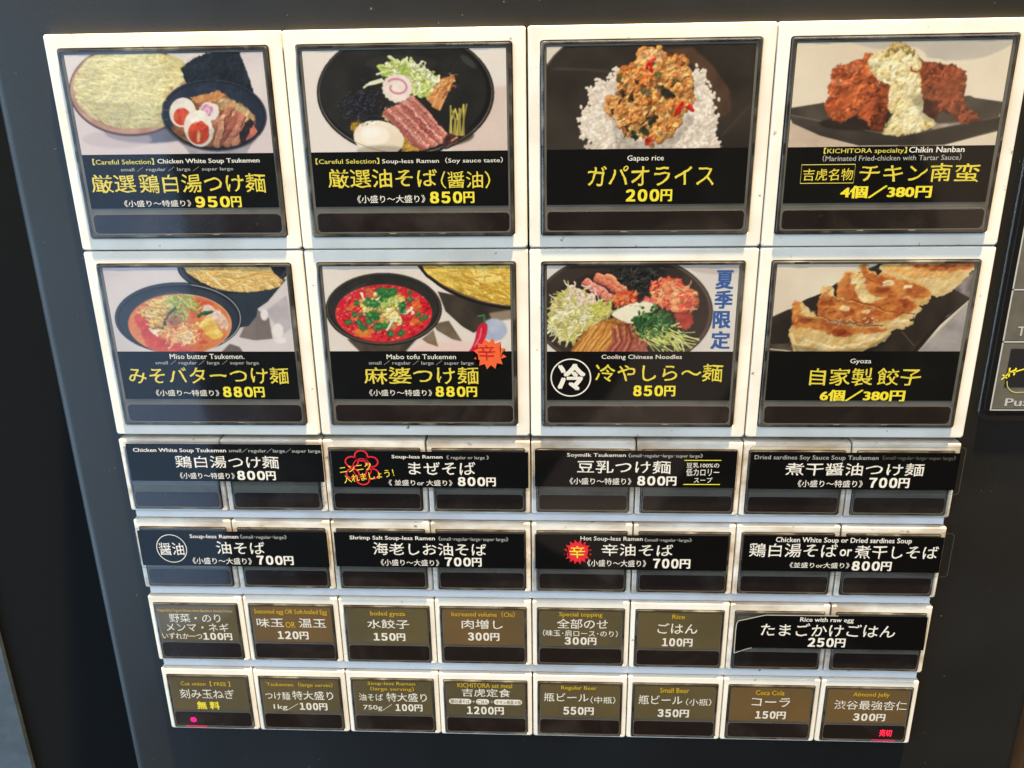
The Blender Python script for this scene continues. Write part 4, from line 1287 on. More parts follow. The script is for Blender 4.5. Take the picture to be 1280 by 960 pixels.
def art_L5():
    s = Paint([(50, 25), (1195, 22), (1248, 550), (130, 548)], (216, 206, 208), 15)
    s.poly([(0, 0), (1300, 0), (1300, 600), (0, 600)], (222, 213, 214), (210, 199, 202), cell=120)
    s.poly([(930, 400), (1020, 290), (1090, 340), (1110, 470), (1000, 480), (900, 460)], (120, 108, 104), (132, 120, 116), cell=40, soft=2)
    s.poly([(1060, 300), (1200, 200), (1240, 400), (1180, 440)], (196, 186, 190), (180, 172, 178), cell=30, soft=8)
    s.ell(1145, 420, 34, 46, (240, 232, 232), soft=5)
    s.ell(1160, 480, 36, 20, (240, 232, 232), soft=5)
    s.ell(1060, 320, 24, 36, (236, 228, 230), soft=5)
    s.poly([(840, 500), (900, 520), (930, 560), (780, 560)], (116, 102, 98), soft=3)
    # far bowl of noodles
    s.poly([(620, 100), (1200, 100), (1080, 240), (1020, 280), (1010, 330), (960, 390), (900, 400), (760, 240)], (30, 36, 44), (44, 52, 62), cell=60)
    s.ell(870, 20, 352, 168, (24, 27, 33))
    s.ell(870, 16, 340, 160, (70, 72, 76))
    s.ell(870, 12, 332, 154, (30, 32, 38))
    nd = [(560, 20), (1100, 20), (1120, 60), (1180, 110), (1160, 145), (1080, 165), (960, 180), (840, 172), (740, 150), (640, 100), (580, 60)]
    s.poly(nd, (220, 180, 106), (190, 146, 74), cell=16, jit=3)
    s.setclip(nd)
    s.strands(nd, 150, 190, 13, [(236, 202, 132), (226, 186, 112), (214, 168, 92), (240, 212, 150)], 0.25, .35, .6, .15)
    s.setclip()
    # front bowl
    s.ell(520, 340, 400, 222, (26, 30, 38))
    s.ell(520, 342, 392, 215, (120, 124, 130))
    s.ell(520, 343, 388, 212, (28, 32, 40))
    s.ell(520, 348, 374, 202, (56, 60, 70), (42, 46, 56), cell=70, soft=2)
    s.ell(528, 378, 326, 190, (206, 118, 66), soft=1)
    s.setclip(s.epts(528, 380, 322, 187))
    s.poly([(180, 180), (900, 180), (900, 600), (180, 600)], (228, 146, 88), (208, 104, 62), cell=50)
    s.poly([(240, 330), (320, 300), (340, 400), (420, 470), (560, 500), (600, 548), (330, 548), (300, 470)], (202, 66, 62), (214, 90, 66), cell=26, soft=7)
    s.poly([(640, 225), (740, 250), (760, 290), (650, 270)], (196, 66, 48), (220, 100, 60), cell=14, soft=4)
    s.poly([(680, 250), (780, 290), (840, 380), (820, 420), (740, 360), (660, 300)], (238, 214, 204), (226, 180, 150), cell=16, soft=4)
    s.poly([(560, 400), (680, 420), (700, 500), (560, 510)], (206, 84, 60), (228, 140, 86), cell=18, soft=5)
    s.strands([(330, 260), (480, 220), (460, 360), (420, 420), (310, 350)], 46, 120, 11, [(226, 192, 120), (236, 206, 140), (206, 160, 92), (214, 196, 120)], .35, .4, .5)
    s.strands([(380, 400), (560, 340), (640, 420), (600, 500), (480, 500)], 44, 110, 12, [(240, 192, 132), (226, 150, 92), (246, 214, 164)], -.5, .6, .5)
    s.poly([(330, 410), (350, 395), (405, 420), (380, 460)], (244, 224, 204), soft=2)
    s.poly([(480, 270), (560, 290), (570, 350), (470, 390), (440, 350)], (140, 96, 74), (178, 130, 100), cell=10, jit=3)
    s.strands([(440, 200), (620, 195), (660, 300), (560, 330), (470, 260)], 60, 80, 10, [(188, 192, 104), (164, 178, 84), (206, 208, 130), (150, 160, 80)], .8, .7, .9)
    s.line([(430, 380), (450, 330), (500, 280)], 15, (58, 78, 62), .3)
    s.line([(360, 395), (430, 402)], 10, (94, 122, 62), .2)
    s.line([(655, 318), (725, 300)], 26, (46, 92, 58), .35)
    s.poly([(625, 370), (720, 330), (760, 370), (795, 450), (750, 480), (700, 450)], (238, 206, 104), (226, 180, 86), cell=26, soft=2)
    s.poly([(625, 372), (718, 333), (740, 350), (650, 398)], (246, 222, 140), soft=2, alpha=.8)
    s.scatter([(560, 420), (680, 430), (640, 500), (520, 500)], 24, 3, 7, [(250, 222, 190), (248, 190, 150)])
    s.setclip()
    s.line(np.roll(s.epts(528, 380, 324, 189), 14, 0)[:24], 5, (240, 206, 180), 0, .8)
    s.line(np.roll(s.epts(520, 342, 390, 213), 12, 0)[:20], 5, (214, 216, 220), 0, .9)
    s.relief(nd, .05, 8, 5)
    sp = s.epts(528, 385, 300, 170)
    s.warp(sp, 3.2, 12)
    s.relief(sp, .05, 9, 1.5)
    s.relief(sp, .04, 30)
    for x, y, r in ((470, 260, 20), (600, 440, 14), (340, 330, 22), (760, 430, 18), (560, 460, 12)):
        s.glow(x, y, r, r * .5, .4)
    s.glow(420, 210, 120, 24, .10, -14)
    return s


def art_L6():
    s = Paint([(18, 22), (1238, 20), (1240, 578), (68, 578)], (232, 220, 212), 16)
    s.poly([(0, 0), (1300, 0), (1300, 700), (0, 700)], (236, 226, 218), (228, 212, 204), cell=120)
    s.poly([(600, 560), (700, 520), (1000, 520), (1000, 600), (600, 600)], (238, 208, 200), soft=8)
    s.poly([(740, 400), (840, 380), (925, 515), (860, 500), (760, 440)], (108, 92, 74), (130, 112, 92), cell=30, soft=2)
    s.poly([(665, 500), (740, 440), (770, 550), (700, 525)], (140, 118, 94), (120, 100, 80), cell=30, soft=2)
    s.poly([(770, 190), (1240, 290), (1240, 340), (1190, 370), (1060, 420), (1000, 460), (930, 420), (820, 320)], (70, 60, 50), (44, 38, 34), cell=60, soft=2)
    s.poly([(1100, 330), (1240, 310), (1240, 370), (1120, 390)], (150, 132, 112), soft=6)
    s.ell(1130, 440, 84, 74, (158, 172, 208), (196, 200, 216), cell=40, soft=6)
    s.ell(1180, 20, 548, 278, (28, 24, 22), rot=10)
    s.ell(1184, 14, 536, 266, (120, 96, 64), rot=10)
    s.ell(1188, 8, 528, 256, (34, 28, 24), rot=10)
    nd = [(655, 10), (1260, 10), (1260, 278), (1180, 275), (1060, 250), (930, 200), (800, 140), (710, 80)]
    s.poly(nd, (222, 182, 76), (196, 150, 50), cell=18, soft=2)
    s.setclip(nd)
    s.strands(nd, 200, 230, 14, [(238, 204, 98), (228, 190, 84), (210, 166, 60), (244, 218, 130)], 0.38, .2, .4, .12)
    s.strands(nd, 26, 60, 5, [(190, 136, 50)], 0.4, .3, .4, .1)
    s.setclip()
    s.line([(640, 15), (700, 90), (800, 160), (930, 222), (1060, 268), (1240, 298)], 12, (30, 24, 20), .5)
    s.poly([(180, 500), (640, 490), (560, 578), (260, 578)], (60, 50, 42), (90, 74, 58), cell=30, soft=5)
    s.ell(418, 305, 378, 238, (30, 27, 24))
    s.ell(418, 302, 370, 230, (104, 92, 78))
    s.ell(418, 300, 364, 224, (34, 31, 28))
    s.ell(416, 298, 350, 212, (52, 48, 42), (38, 35, 31), cell=50, soft=2)
    sp = s.epts(418, 332, 312, 186)
    s.ell(418, 332, 314, 188, (236, 60, 60))
    s.setclip(sp)
    s.ell(418, 332, 312, 186, (206, 22, 40), (228, 48, 56), cell=14)
    s.scatter(sp, 420, 4, 12, [(228, 40, 48), (188, 14, 34), (238, 84, 78), (214, 30, 44), (244, 110, 84)], hl=.4, dark=.4)
    for p, c in [([(290, 180), (330, 160), (350, 200), (310, 215)], (238, 122, 70)), ([(160, 300), (220, 255), (240, 290), (190, 320)], (240, 124, 64)),
                 ([(225, 465), (235, 430), (345, 430), (335, 490), (270, 490)], (240, 130, 54)), ([(600, 260), (650, 240), (668, 300), (640, 335), (610, 310)], (240, 110, 54)),
                 ([(580, 410), (620, 350), (680, 400)], (240, 112, 48)), ([(200, 350), (250, 330), (250, 370), (210, 380)], (238, 110, 60))]:
        s.poly(p, c, tuple(int(v * .85) for v in c), cell=12, jit=2)
    s.poly([(250, 250), (350, 200), (480, 170), (560, 230), (580, 300), (540, 330), (530, 410), (440, 440), (380, 400), (300, 360)], (224, 172, 96), (188, 90, 60), cell=14, jit=5)
    s.scatter([(260, 270), (350, 210), (540, 220), (570, 300), (520, 400), (420, 400), (300, 340)], 90, 10, 24, [(238, 206, 140), (228, 180, 90), (244, 224, 176), (204, 196, 100)], stretch=1.3)
    for p in [[(275, 200), (292, 240)], [(440, 440), (470, 390), (500, 350)], [(500, 350), (525, 400)], [(480, 330), (520, 350)], [(560, 330), (600, 300), (605, 340)]]:
        s.line(p, 18, (246, 232, 200), .25)
    s.clip = None
    for x, y, r in [(400, 190, 34), (440, 200, 36), (480, 195, 28), (320, 262, 30), (360, 268, 32), (245, 262, 20), (420, 240, 30), (360, 350, 36), (330, 345, 26), (385, 420, 30),
                    (420, 415, 24), (545, 280, 24), (540, 310, 22), (190, 390, 24), (255, 395, 24), (288, 425, 22), (325, 388, 24), (465, 465, 24), (530, 460, 26), (590, 245, 20),
                    (588, 200, 18), (225, 340, 20), (640, 340, 18), (665, 372, 16), (690, 358, 18), (265, 345, 16)]:
        s.poly(s.epts(x, y, r * 1.05, r * .85, s.rs.uniform(-30, 30)), (34, 96, 48), (54, 128, 62), cell=8, jit=3)
        if s.rs.rand() < .5:
            s.ell(x - 2, y - 2, r * .4, r * .3, (92, 160, 84), soft=1, alpha=.8)
    for x, y, r in [(470, 250, 46), (440, 275, 30), (410, 310, 30)]:
        for q in (1, .72, .45):
            s.line(np.vstack([s.epts(x, y, r * q, r * q * .55, -10), s.epts(x, y, r * q, r * q * .55, -10)[:1]]), 6, (150, 176, 70) if q != .72 else (206, 214, 130), .2)
    s.poly([(435, 330), (500, 320), (535, 370), (520, 410), (470, 370), (440, 390)], (246, 232, 170), (230, 206, 130), cell=8, jit=2)
    # printed chilli pepper
    s.line([(1072, 400), (1066, 345), (1030, 352)], 13, (60, 122, 70), .3)
    s.poly([(1030, 415), (1085, 400), (1082, 470), (1050, 540), (1000, 590), (925, 606), (975, 570), (1005, 510)], (206, 22, 52), (222, 40, 66), cell=20, smooth=True)
    s.line([(1050, 430), (1038, 490), (1005, 545)], 9, (244, 150, 160), 0, .8)
    s.warp(nd, 2.5, 14)
    s.relief(nd, .05, 9, 5)
    q = s.epts(430, 320, 280, 160)
    s.warp(q, 2.6, 9)
    s.relief(q, .12, 6)
    s.relief(s.epts(450, 280, 150, 110), .10, 9)
    for _ in range(26):
        s.glow(s.rs.uniform(170, 680), s.rs.uniform(220, 470), s.rs.uniform(5, 12), 5, .5)
    s.glow(230, 190, 90, 24, .08, -35)
    return s


def art_L7():
    s = Paint([(15, 20), (1240, 12), (1195, 560), (20, 562)], (226, 218, 212), 17)
    s.poly([(0, 0), (1300, 0), (1300, 600), (0, 600)], (230, 223, 216), (220, 210, 206), cell=120)
    s.poly([(820, 0), (1300, 0), (1240, 60), (1120, 80), (960, 60)], (200, 190, 184), soft=5)
    s.ell(500, 310, 570, 372, (58, 46, 40))
    s.ell(500, 310, 562, 364, (96, 78, 68))
    s.ell(495, 308, 550, 352, (62, 51, 46), (50, 41, 38), cell=80, soft=2)
    s.setclip(s.epts(500, 310, 562, 364))
    s.ell(430, 330, 420, 270, (44, 34, 30), soft=6, alpha=.7)
    # shredded seaweed at the back
    for _ in range(420):
        x, y = s.rs.uniform(430, 750), s.rs.uniform(30, 200)
        a = s.rs.uniform(-.3, 3)
        L = s.rs.uniform(12, 40)
        s.line([(x, y), (x + L * math.cos(a), y + L * math.sin(a))], s.rs.uniform(3, 8), [(22, 24, 24), (38, 44, 44), (12, 12, 14), (72, 84, 84), (30, 34, 36)][s.rs.randint(5)], .3)
    # red ginger, pale chicken mound
    s.poly([(820, 320), (930, 300), (950, 380), (900, 430), (840, 400)], (160, 56, 50), (190, 80, 66), cell=12, jit=4)
    kim = [(675, 180), (720, 120), (780, 95), (850, 110), (880, 160), (940, 170), (985, 235), (950, 300), (880, 310), (810, 305), (740, 260), (700, 250)]
    s.poly(kim, (222, 110, 74), (196, 70, 54), cell=14, jit=5)
    s.scatter(kim, 120, 12, 28, [(238, 142, 96), (226, 104, 76), (206, 78, 64), (244, 164, 116)], stretch=1.4)
    s.strands(kim, 26, 80, 7, [(248, 190, 140), (236, 128, 96)], .6, .9, .9)
    s.poly([(640, 210), (700, 240), (720, 290), (680, 320), (600, 290)], (222, 100, 96), (238, 160, 140), cell=12, jit=3, soft=2)
    # ham strips
    for a, b, c, d, col in [(340, 85, 505, 165, (226, 138, 106)), (330, 105, 480, 190, (214, 118, 92)), (270, 120, 420, 215, (222, 142, 124)), (255, 135, 400, 240, (204, 112, 100)),
                            (400, 90, 440, 110, (232, 150, 110))]:
        s.line([(a, b), ((a + c) / 2, (b + d) / 2 - 6), (c, d)], 40, col, .25)
        s.line([(a, b + 18), ((a + c) / 2, (b + d) / 2 + 12), (c, d + 18)], 4, (168, 70, 60), 0, .7)
    s.poly([(430, 200), (520, 170), (600, 200), (560, 270), (450, 285)], (222, 116, 70), (196, 70, 44), cell=10, jit=5)
    s.scatter([(440, 210), (590, 190), (580, 250), (460, 275)], 40, 8, 16, [(238, 150, 96), (208, 64, 44), (232, 116, 70)])
    # egg and mayonnaise
    s.poly([(430, 320), (500, 280), (600, 250), (690, 260), (690, 310), (600, 370), (540, 385), (450, 350)], (238, 228, 196), (246, 238, 216), cell=30, smooth=True, soft=2)
    # bean sprouts
    bs = [(25, 330), (60, 230), (150, 160), (260, 190), (330, 240), (430, 280), (420, 340), (360, 370), (250, 440), (200, 500), (120, 500), (40, 430)]
    s.poly(bs, (206, 194, 130), (168, 150, 90), cell=14, jit=5)
    s.strands(bs, 170, 110, 9, [(238, 232, 186), (224, 216, 150), (206, 200, 116), (246, 240, 214), (186, 186, 90)], 0.3, .9, .9)
    s.strands([(130, 150), (300, 160), (330, 240), (160, 260)], 26, 80, 10, [(240, 214, 200), (226, 190, 180)], .6, .7, .7)
    s.strands([(300, 250), (430, 280), (400, 350), (280, 340)], 30, 70, 7, [(196, 196, 84), (214, 210, 110)], 0.2, .6, .6)
    # menma and pork strips in front
    mn = [(170, 560), (240, 450), (350, 370), (440, 350), (520, 380), (560, 440), (480, 500), (380, 560)]
    s.poly(mn, (196, 136, 62), (160, 100, 44), cell=14, jit=4)
    for i in range(22):
        x = 200 + i * 14
        s.line([(x, 560), (x + 60, 480), (x + 110 + s.rs.randn() * 12, 400 + s.rs.randn() * 12)], 17, [(214, 156, 80), (196, 132, 62), (226, 172, 98), (176, 112, 52)][i % 4], .3)
    for i in range(14):
        x = 400 + i * 17
        s.line([(x, 565), (x + 40, 500), (x + 30 + s.rs.randn() * 16, 400 + s.rs.randn() * 14)], 20, [(176, 96, 76), (150, 74, 62), (196, 122, 96), (132, 62, 54)][i % 4], .3)
    s.poly([(560, 500), (640, 520), (660, 562), (560, 562)], (180, 108, 88), (150, 80, 70), cell=10)
    # radish sprouts
    gp = [(560, 360), (640, 320), (780, 310), (820, 380), (760, 440), (680, 500), (600, 470)]
    s.poly(gp, (38, 74, 40), (62, 100, 54), cell=12, jit=5)
    s.strands([(660, 420), (780, 400), (930, 470), (860, 550), (720, 550), (640, 500)], 60, 170, 8, [(196, 204, 104), (214, 218, 134), (166, 178, 78), (228, 230, 160)], 0.5, .22, .2)
    for _ in range(130):
        x, y = 690 + s.rs.randn() * 58, 385 + s.rs.randn() * 42
        s.blob(x, y, s.rs.uniform(9, 19), [(46, 92, 48), (74, 124, 66), (34, 72, 42), (100, 148, 82)][s.rs.randint(4)], s.rs.uniform(7, 13), s.rs.rand() * 3)
    for x, y in [(565, 365), (580, 350), (740, 310), (790, 330)]:
        s.blob(x, y, 18, (60, 108, 58), 12)
    s.setclip()
    s.warp(bs, 2.6, 10)
    s.relief(bs, .07, 9)
    s.warp(kim, 3.0, 9)
    s.relief(kim, .08, 14)
    s.warp([(240, 70), (620, 150), (620, 290), (330, 260)], 2.5, 9)
    s.relief([(240, 70), (620, 150), (620, 290), (330, 260)], .11, 8)
    s.warp([(160, 560), (250, 400), (540, 360), (660, 560)], 2.2, 22)
    s.relief([(160, 560), (250, 400), (540, 360), (660, 560)], .06, 10)
    s.warp(gp, 2.6, 8)
    s.relief(gp, .2, 6)
    s.relief([(420, 30), (760, 30), (740, 200), (520, 170)], .3, 6)
    s.shadow([(380, 370), (560, 390), (600, 480), (560, 420), (420, 385)], .25)
    return s


def art_L8():
    s = Paint([(52, 12), (1258, 12), (1185, 543), (20, 543)], (232, 220, 200), 18)
    s.poly([(0, 0), (1300, 0), (1300, 600), (0, 600)], (236, 224, 204), (226, 210, 190), cell=120)
    s.poly([(20, 340), (150, 280), (560, 60), (700, 0), (1300, 0), (1250, 210), (1100, 330), (930, 545), (20, 545)], (40, 34, 30), (56, 47, 40), cell=60)
    s.poly([(25, 500), (150, 495), (220, 545), (25, 545)], (86, 76, 68), (66, 58, 52), cell=30, soft=2)
    s.line([(20, 530), (110, 538), (150, 545)], 9, (206, 190, 168), .2)
    s.poly([(1120, 160), (1250, 60), (1260, 200), (1230, 220)], (150, 142, 142), (110, 102, 102), cell=20, soft=4)
    s.poly([(930, 545), (1225, 240), (1190, 545)], (176, 168, 166), (150, 142, 142), cell=40, soft=2)
    s.line([(905, 545), (1000, 430), (1228, 226)], 10, (30, 26, 24), .3)
    s.line([(930, 545), (1020, 445), (1228, 246)], 4, (196, 186, 178), 0)
    s.line([(830, 425), (905, 510)], 5, (104, 90, 78), 0)
    s.line([(20, 338), (150, 280)], 4, (90, 78, 66), 0)

    def gyoza(body, brown, fin, dark):
        s.poly(body, (232, 208, 156), (214, 176, 108), cell=26, jit=3, smooth=True, shade=.04)
        s.poly(brown, (214, 136, 66), (172, 82, 36), cell=26, jit=5, smooth=True, soft=8, contrast=2, alpha=.92)
        for x, y in dark:
            s.ell(x, y, 44, 20, (120, 40, 18), soft=6, alpha=.55)
        bp = np.asarray(brown)
        x0, y0 = bp.min(0)
        x1, y1 = bp.max(0)
        s.setclip(brown)
        for _ in range(60):
            x, y = s.rs.uniform(x0, x1), s.rs.uniform(y0, y1)
            s.ell(x, y, s.rs.uniform(5, 18), s.rs.uniform(4, 9), [(222, 146, 74), (150, 66, 30), (232, 174, 104), (184, 96, 44)][s.rs.randint(4)], soft=5, alpha=.45)
        s.setclip()
        if fin:
            s.poly(fin, (236, 214, 164), (222, 186, 120), cell=14, smooth=True, jit=2)

    gyoza([(690, 60), (720, 10), (1260, 10), (1240, 60), (1120, 180), (1000, 210), (850, 120), (700, 90)], [(840, 10), (1258, 10), (1240, 40), (1120, 60), (940, 50), (850, 30)], None,
          [(940, 25), (1100, 25)])
    s.poly([(700, 20), (850, 15), (960, 60), (1150, 70), (1000, 110), (860, 90), (720, 70)], (232, 166, 92), (238, 196, 126), cell=18, soft=4, alpha=.8)
    gyoza([(555, 10), (610, 15), (620, 60), (700, 80), (850, 110), (980, 160), (1000, 200), (960, 260), (800, 250), (640, 240), (570, 160)],
          [(560, 12), (605, 18), (610, 70), (700, 80), (860, 120), (990, 180), (960, 220), (800, 215), (690, 230), (600, 150)], None, [(700, 170)])
    gyoza([(430, 210), (435, 110), (490, 60), (560, 80), (590, 170), (700, 220), (860, 220), (930, 260), (920, 320), (800, 360), (560, 300), (450, 250)],
          [(435, 200), (440, 110), (490, 65), (520, 100), (540, 190), (640, 240), (800, 215), (920, 250), (900, 300), (760, 330), (560, 300)],
          [(500, 100), (530, 75), (565, 110), (585, 165), (540, 160)], [(560, 250), (820, 250)])
    s.ell(735, 130, 38, 20, (244, 222, 176), soft=3)
    s.ell(858, 152, 30, 16, (244, 222, 176), soft=3)
    s.poly([(540, 200), (600, 215), (680, 235), (660, 255), (580, 245)], (242, 212, 158), soft=4)
    gyoza([(310, 330), (315, 200), (340, 170), (395, 190), (440, 215), (600, 270), (760, 330), (870, 350), (885, 385), (760, 420), (500, 400), (330, 360)],
          [(312, 330), (318, 200), (340, 172), (390, 200), (450, 220), (600, 262), (740, 230), (820, 250), (800, 330), (680, 380), (480, 370)],
          [(320, 185), (345, 145), (385, 145), (405, 180), (402, 208), (375, 180)], [(500, 310), (620, 360), (380, 300), (370, 250)])
    s.ell(475, 283, 36, 16, (240, 210, 156), soft=3)
    s.ell(605, 305, 30, 12, (240, 206, 150), soft=3)
    gyoza([(135, 420), (155, 370), (148, 260), (180, 238), (230, 250), (300, 330), (420, 370), (600, 400), (740, 395), (760, 425), (740, 470), (620, 530), (520, 560), (200, 560), (150, 490)],
          [(155, 390), (150, 262), (180, 240), (215, 262), (210, 320), (300, 340), (420, 370), (560, 400), (720, 395), (700, 430), (520, 440), (440, 455), (300, 410), (200, 400)],
          [(205, 268), (240, 262), (285, 310), (288, 335), (225, 320)], [(440, 425), (230, 350), (480, 440)])
    for p, w_ in (([(300, 330), (420, 362), (600, 392), (750, 388), (800, 372)], 7), ([(430, 212), (540, 235), (620, 262), (760, 300), (900, 322)], 6), ([(560, 90), (640, 120), (740, 138)], 5)):
        s.line(p, w_, (104, 48, 22), .0, .75)
    for p in ([(150, 440), (170, 500), (230, 545)], [(240, 470), (300, 500), (420, 520), (560, 510), (660, 470)], [(700, 400), (800, 370), (860, 360)]):
        s.line(p, 22, (246, 232, 196), .12, .55)
    for p in ([(165, 372), (200, 340), (300, 342), (420, 366), (600, 398), (730, 396)], [(318, 210), (345, 180), (395, 205), (460, 222), (600, 262), (760, 318)],
              [(440, 120), (490, 68), (560, 84)], [(600, 30), (622, 66), (720, 86), (860, 116), (985, 170)]):
        s.line(p, 8, (238, 176, 104), .1, .7)
    for _ in range(55):
        x = s.rs.uniform(400, 680)
        s.blob(x, 365 + s.rs.randn() * 12 - abs(x - 540) * .03, s.rs.uniform(3, 7), [(238, 214, 196), (206, 150, 120)][s.rs.randint(2)], None, 0, .4, .3)
    g = [(130, 250), (330, 130), (560, 10), (1260, 10), (1100, 200), (880, 400), (620, 545), (200, 560)]
    s.warp(g, 3.0, 14)
    s.relief(g, .06, 22, sel=.17)
    s.relief(g, .035, 5, sel=.17)
    for q in ([(150, 320), (420, 350), (740, 385), (600, 400), (300, 380)], [(320, 220), (600, 260), (830, 240), (700, 270), (450, 250)]):
        s.shadow(q, .14, 4)
    s.shadow([(160, 500), (400, 545), (620, 520), (750, 440), (760, 470), (620, 560), (200, 565)], .28, 5)
    for x, y in ((520, 130), (250, 300), (700, 150), (360, 200), (640, 290)):
        s.glow(x, y, 26, 9, .22)
    return s


ART = {'L1': art_L1, 'L2': art_L2, 'L3': art_L3, 'L4': art_L4, 'L5': art_L5, 'L6': art_L6, 'L7': art_L7, 'L8': art_L8}


def food_print(key, x0, y0, x1, y1, h, parent):
    s = ART[key]()
    for c in range(3):
        s.im[..., c] = box(s.im[..., c], 2)
    a = s.im * (0.90 + 0.035 * vnoise(s.rs, PH, PW, 2.5, 2)[..., None])
    a = np.clip(a, 0, 1)
    img = bpy.data.images.new('food_' + key, PW, PH)
    px = np.ones((PH, PW, 4), np.float32)
    px[..., :3] = a[::-1]
    img.pixels.foreach_set(px.ravel())
    img.pack()
    mt = mat('food_print_' + key, (0.5, 0.5, 0.5, 1), 0.4, 0.3)
    nt = mt.node_tree
    t = nt.nodes.new('ShaderNodeTexImage')
    t.image = img
    t.extension = 'EXTEND'
    uv = nt.nodes.new('ShaderNodeUVMap')
    uv.uv_map = 'UVMap'
    nt.links.new(uv.outputs[0], t.inputs[0])
    nt.links.new(t.outputs[0], nt.nodes['Principled BSDF'].inputs['Base Color'])
    me = bpy.data.meshes.new('food_photo')
    hh = h - .015
    me.from_pydata([P(x0, y1, hh), P(x1, y1, hh), P(x1, y0, hh), P(x0, y0, hh)], [], [(0, 1, 2, 3)])
    ul = me.uv_layers.new(name='UVMap')
    for i, q in enumerate(((0, 0), (1, 0), (1, 1), (0, 1))):
        ul.data[i].uv = q
    link('food_photo', me, mt, parent)


BIG = [
    ('L1', 0, 0, 'big button with bowl of pale noodles, soy eggs and seaweed, priced 950'),
    ('L2', 1, 0, 'big button with black bowl of soupless noodles, swirl fishcake and pork, priced 850'),
    ('L3', 2, 0, 'big button with minced meat heaped on white rice, priced 200'),
    ('L4', 3, 0, 'big button with fried chicken under tartar sauce on black plate'),
    ('L5', 0, 1, 'big button with orange miso butter soup bowl beside noodles'),
    ('L6', 1, 1, 'big button with red mabo tofu soup bowl and chilli pepper'),
    ('L7', 2, 1, 'big button with cold noodles and blue vertical characters on the right'),
    ('L8', 3, 1, 'big button with row of browned gyoza dumplings on black tray'),
]
for k, c, r, lab in BIG:
    big_button(k, c, r, lab)

PL = {'P31': 'chicken white soup noodle plate, upper row', 'P32': 'plate with red flower doodle', 'P33': 'soymilk noodle plate',
      'P34': 'dried sardine soy noodle plate', 'P41': 'plate with circled soy sauce sign', 'P42': 'shrimp salt noodle plate',
      'P43': 'plate with red spiky hot badge', 'P44': 'chicken or dried sardine soup plate', 'P54': 'raw egg rice plate'}
for rowk, y0, y1 in (('3', 109.45, 132.85), ('4', 135.95, 159.8)):
    for c in range(8):
        pk = 'P' + rowk + str(c // 2 + 1)
        small_button(c, y0, y1, 'small blank-windowed button under %s half of %s' % ('left' if c % 2 == 0 else 'right', PL[pk]), plain=True)
ROW5 = [('S51', GOLD, 'small gold button with four toppings listed, any one for 100'),
        ('S52', BRONZE, 'small bronze button for seasoned or soft-boiled egg, 120'),
        ('S53', GOLD, 'small gold button for boiled gyoza, 150'),
        ('S54', BRONZE, 'small bronze button for increased meat volume, 300'),
        ('S55', GOLD, 'small gold button for special topping, 300'),
        ('S56', GOLD, 'small gold button for plain rice, 100')]
for c, (k, cm, lab) in enumerate(ROW5):
    small_button(c, 162.9, 186.95, lab, k, cm)
for c in (6, 7):
    small_button(c, 162.9, 186.95, 'small blank-windowed button under %s half of %s' % ('left' if c == 6 else 'right', PL['P54']), plain=True)
ROW6 = [('S61', GOLD, 'small gold button for free cut onion with round red lamp lit'),
        ('S62', GOLD, 'small gold button for large noodle serving of 1 kg'),
        ('S63', GOLD, 'small gold button for large soupless serving of 750 g'),
        ('S64', GOLD, 'small gold set meal button with three white pills, 1200'),
        ('S65', GOLD, 'small gold button for regular bottled beer, 550'),
        ('S66', GOLD, 'small gold button for small bottled beer, 350'),
        ('S67', BRONZE, 'small bronze button for cola, 150'),
        ('S68', BRONZE, 'small bronze button for almond jelly with red sold-out light')]
for c, (k, cm, lab) in enumerate(ROW6):
    small_button(c, 190.25, 214.4, lab, k, cm)


# ---------------------------------------------------------------- name plates laid over two small buttons
def plate(key, card, clear, label, cut=False):
    (x0, y0), (x1, y1) = near([card[:2], card[2:]], 1.0)
    clear = near([clear[:2], clear[2:]], 1.2)
    clear = clear[0] + clear[1]
    t = thing('name_plate', label, 'name plate', (x0 + x1) / 2, (y0 + y1) / 2, 'black name plates over pairs of small buttons')
    if cut:
        o = [(x0, y0 + 3.2), (x0 + .5, y0 + 2.2), (x0 + 6.2, y0 + .55), (x0 + 8.2, y0), (x1, y0), (x1 + .3, y1), (x0 + 5.2, y1),
             (x0 + 3.4, y1 + .6), (x0, y1 + 2.1)]
        bk = loops('card', [(o, 1.85), (o, 1.95)], PLATEBLACK, t, cap_first=True)
        e = [o[5 + 3], (x0 - .1, y0 + 6), o[0], o[1], o[2], (x0 + 8.6, y0 - .05), (x0 + 30, y0 - .1)]
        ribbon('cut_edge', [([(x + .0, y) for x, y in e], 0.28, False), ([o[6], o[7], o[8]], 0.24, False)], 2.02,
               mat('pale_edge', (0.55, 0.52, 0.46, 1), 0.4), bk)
    else:
        bk = slab('card', x0, y0, x1, y1, 1.75, 1.95, PLATEBLACK, t, 0.1, 0.03)
    cx0, cy0, cx1, cy1 = clear
    loops('acrylic_sheet', [(rr(cx0, cy0, cx1, cy1, 1.0), 1.25), (rr(cx0, cy0, cx1, cy1, 1.0), 2.5),
                            (rr(cx0 + .25, cy0 + .25, cx1 - .25, cy1 - .25, .8), 2.72)], ACRYL, t, cap_first=True)
    ribbon('sheet_edge_glint', [(rr(cx0 + .1, cy0 + .1, cx1 - .1, cy1 - .1, .9), 0.10, True)], 2.74, EDGE, bk)  # edge highlight of the clear sheet, painted on as a thin ribbon
    write(key, bk, 1.97)
    return t, bk


